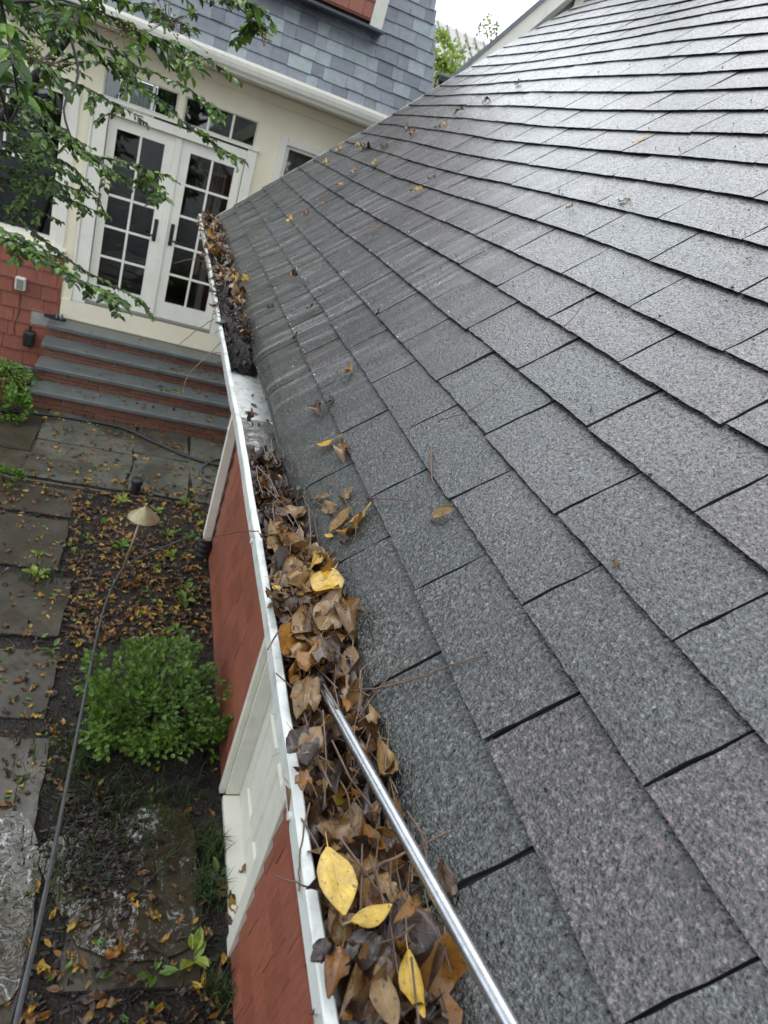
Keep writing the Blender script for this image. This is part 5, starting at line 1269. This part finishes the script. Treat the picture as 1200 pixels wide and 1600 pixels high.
for i, (s_, p, d, key, shp, nr) in enumerate(allg):
    L_big = d.length > .06
    if i < n_ind: put_leaf(p, p + d, nr, key, ('large ' if L_big else 'small ') + SW[shp] + ' ' + CN[key][1] + ' fallen leaf ' + gplace(p), 'fallen leaves ' + gplace(p), shp, 0, 1.1)
    else:
        L_ = d.length; dd = d.normalized(); s = nr.cross(dd).normalized(); nn = dd.cross(s); M = Matrix(((dd.x, s.x, nn.x, p.x), (dd.y, s.y, nn.y, p.y), (dd.z, s.z, nn.z, p.z), (0, 0, 0, 1))) @ Matrix.Diagonal((L_, L_ * 1.1, L_, 1))
        S = SHAPES[shp]; gl.add([M @ Vector(v) for v in S.v], S.f, 5 if rg.random() < .07 else 'ytobd'.index(key), S.uv)
for i in range(420):
    p = Vector((rg.uniform(-3.0, -.25), rg.uniform(.8, 7.6), 0)); p.z = ground_h(p.x, p.y) + .004
    if in_frame(p, 0): continue
    key = pick(rg, [('y', 3), ('t', 3), ('o', 3), ('b', 4), ('d', 2)]); a = rg.uniform(0, 6.28); L_ = rg.uniform(.03, .07); dd = Vector((math.cos(a), math.sin(a), 0)); nr = (UP + rvec(rg) * .2).normalized(); s = nr.cross(dd).normalized(); nn = dd.cross(s)
    M = Matrix(((dd.x, s.x, nn.x, p.x), (dd.y, s.y, nn.y, p.y), (dd.z, s.z, nn.z, p.z), (0, 0, 0, 1))) @ Matrix.Diagonal((L_, L_ * 1.1, L_, 1)); S = SHAPES[rg.randrange(10)]
    gl.add([M @ Vector(v) for v in S.v], S.f, 'ytobd'.index(key), S.uv)
tag(build('leaf_litter', gl, LEAFM + [MG_bright], None, True), 'yellow and brown leaf litter scattered over the patio, path and bed', 'leaves', kind='stuff')
# dark mulch chips and mud clods
mb = MB(); rg = random.Random(5)
for i in range(2600):
    px, py = rg.uniform(0, 350), rg.uniform(770, 1610)
    if px < 95 and rg.random() < .75: continue
    p = at_z(px, py, .0)
    if p.x > .8: continue
    p.z = max(gz(p.x, p.y), -.02); a = rg.uniform(0, 6.28); l = rg.uniform(.012, .05); d = Vector((math.cos(a), math.sin(a), rg.uniform(-.3, .3))).normalized(); w_ = l * rg.uniform(.15, .4)
    M = Matrix.Translation(p) @ d.to_track_quat('X', 'Z').to_matrix().to_4x4(); mb.box(-l / 2, l / 2, -w_ / 2, w_ / 2, -.004, .006, M=M)
for i in range(900):
    p = at_z(rg.gauss(155, 34), rg.gauss(1335, 42), .0); p.z = .012 + abs(rg.gauss(0, .008)); a = rg.uniform(0, 6.28); l = rg.uniform(.012, .04); d = Vector((math.cos(a), math.sin(a), rg.uniform(-.5, .5))).normalized(); w_ = l * rg.uniform(.15, .5)
    M = Matrix.Translation(p) @ d.to_track_quat('X', 'Z').to_matrix().to_4x4(); mb.box(-l / 2, l / 2, -w_ / 2, w_ / 2, -.004, .005, M=M)
tag(build('mulch', mb, m_plain('mulch_chip', (.020, .013, .010), .45, .5, 30)), 'dark wet mulch chips and mud across the garden bed', 'mulch', kind='stuff')

# ================================================================== rod and twigs
q = project(tipP)
e1 = at_depth(797, 1602, q[2] / 1.83); dr = (e1 - tipP).normalized()
rod = thing('metal_rod', 'shiny steel rod reaching into the gutter leaves across the shingle edge', 'rod', None, tipP)
build('tube', MB().tube([dr * -.05, dr * .02, dr * .62, dr * 1.15], .0073, 20), M_metal, rod, True)
build('tip_collar', MB().tube([dr * -.052, dr * -.012], .0092, 16), M_black, rod, True)
def wig(pts, j, rg):
    P = smooth_line(pts, 5); return [p + rvec(rg) * j for p in P]
def rz(px, py, h=.006): return roof_hit(px, py) + N * h
def gt(px, py, z=2.715): return at_z(px, py, z)
TWIGS = [([gt(545, 1080), rz(600, 1078), rz(660, 1062), rz(718, 1040), rz(768, 1026)], .0018, 'long reddish twig lying from the gutter across the shingles'),
         ([gt(556, 1125), gt(575, 1100), rz(620, 1050), rz(670, 1005), rz(700, 975)], .0017, 'straight pale twig crossing the long reddish twig'),
         ([gt(536, 995), rz(560, 975), rz(598, 940)], .0014, 'short dark twig poking from the middle heap onto the shingles'),
         ([gt(555, 1075), gt(590, 1100), gt(607, 1150), gt(608, 1220)], .0016, 'bent brown twig drooping beside the roof edge'),
         ([gt(560, 1375), gt(600, 1348, 2.73), gt(640, 1330, 2.735), rz(704, 1307, .01)], .0024, 'thick reddish stalk passing under the metal rod'),
         ([gt(483, 1255, 2.72), gt(474, 1300, 2.715), gt(468, 1345, 2.70), gt(467, 1392, 2.69)], .0014, 'thin reddish twig hanging down over the lip'),
         ([gt(505, 1393, 2.71), gt(470, 1382, 2.712), gt(426, 1365, 2.715)], .0013, 'thin twig sticking out past the lip beside the large yellow leaf'),
         ([gt(470, 958, 2.73), gt(450, 970, 2.735), gt(432, 992, 2.735), gt(418, 1016, 2.732)], .0019, 'dark curved stalk jutting over the lip by the round orange leaf'),
         ([gt(560, 780, 2.72), rz(580, 782), rz(620, 784), rz(645, 786), rz(660, 778)], .0016, 'dark kinked twig lying along the shingles past the yellow leaves'),
         ([gt(500, 800, 2.72), rz(525, 805), rz(558, 785), rz(575, 775)], .0014, 'dark twig lying over the pair of yellow leaves'),
         ([gt(505, 742, 2.73), gt(500, 775, 2.725), gt(492, 810, 2.72), gt(498, 850, 2.715)], .0017, 'pale twig standing along the roof edge'),
         ([rz(504, 740, .01), rz(525, 760, .012), rz(545, 790, .012), rz(560, 830, .012), gt(548, 880, 2.73), gt(530, 930, 2.735)], .0013, 'thin dark wiry twig looping over the yellow leaves into the heap'),
         ([rz(675, 703, .008), rz(675, 730, .006), rz(678, 755, .008), rz(686, 765)], .0022, 'short pale twig with a black tip stuck in a shingle course'),
         ([gt(404, 829, 2.72), at_z(370, 832, 2.68), at_z(300, 848, 2.4), at_z(235, 866, 2.1)], .0013, 'thin tan vine trailing from the gutter lip toward the path light'),
         ([gt(345, 535, 2.71), at_z(320, 560, 2.70), at_z(295, 585, 2.67), at_z(283, 618, 2.62)], .0018, 'dark drooping twig sticking out of the sludge dam'),
         ([gt(335, 498, 2.72), at_z(310, 514, 2.71), at_z(290, 530, 2.70), at_z(277, 541, 2.69)], .0020, 'upper dark twig sticking out of the sludge dam'),
         ([gt(330, 412, 2.72), at_z(300, 405, 2.72), at_z(270, 412, 2.70)], .0018, 'fine twig sticking out of the far gutter heap'),
         ([rz(590, 520), rz(560, 545), rz(530, 560)], .0014, 'pale straw on the wet shingles below the foam line'),
         ([rz(495, 425, .006), rz(505, 405), rz(520, 385)], .0016, 'pale straw stalk on the far wet shingles'),
         ([rz(690, 660), rz(745, 640), rz(805, 588)], .0011, 'hair thin twig on the middle shingles'),
         ([rz(880, 520, .008), rz(905, 490), rz(915, 470), rz(932, 440)], .0014, 'thin knotted twig on the upper middle shingles'),
         ([gt(540, 1230, 2.70), gt(548, 1270, 2.712), gt(556, 1330, 2.715), gt(552, 1400, 2.72)], .0013, 'thin dark stalk lying along the near heap'),
         ([gt(590, 1180, 2.715), gt(600, 1260, 2.72), gt(618, 1340, 2.72), gt(640, 1480, 2.72)], .0016, 'long brown stalk lying along the roof edge under the rod'),
         ([gt(510, 1190, 2.72), gt(540, 1235, 2.725), gt(552, 1300, 2.722)], .0016, 'reddish forked stalk in the heap left of the rod')]
rg = random.Random(2)
for pts, r, lab in TWIGS:
    tag(build('twig', MB().tube(wig(pts, .0012, rg), r, 6, r1=r * .55), M_twig, None, True), lab, 'twig', 'twigs in the gutter and on the roof')
# white flecks and grit on the shingles
mb = MB(); rg = random.Random(23)
for i in range(420):
    ci = rg.randrange(0, 9); Y = rg.uniform(1.7, 4.6); s = S_EDGE[ci] + abs(rg.gauss(0, .006)) + .002 if rg.random() < .75 else rg.uniform(0, 1.2)
    if rg.random() > max(.1, 1 - abs(Y - 2.6) / 2.4): continue
    cj = max(k for k, e in enumerate(S_EDGE) if e <= max(s, 0))
    p = roof_pt(s, Y, .0096 - .050 * (s - S_EDGE[cj]) - (max(0, .045 - s) ** 2 * 5.0 if cj == 0 else 0)); ball(mb, p, rg.uniform(.0008, .0026))
tag(build('foam', mb, M_fleck), 'white flecks of foam along the wet shingle edges', 'foam', kind='stuff')
mb = MB()
for i in range(420):
    s, Y = rg.uniform(.1, 3.0), rg.uniform(.3, 4.5); p = roof_pt(s, Y, .011); l = rg.uniform(.002, .006); M = Matrix.Translation(p) @ rvec(rg).to_track_quat('X', 'Z').to_matrix().to_4x4(); mb.box(-l / 2, l / 2, -.0012, .0012, -.001, .0015, M=M)
tag(build('debris', mb, m_plain('grit', (.05, .04, .03), .6, .5, 50)), 'dark grit and plant crumbs strewn over the shingles', 'debris', kind='stuff')
print('leaves', NLEAF[0], 'objects', len(bpy.data.objects))
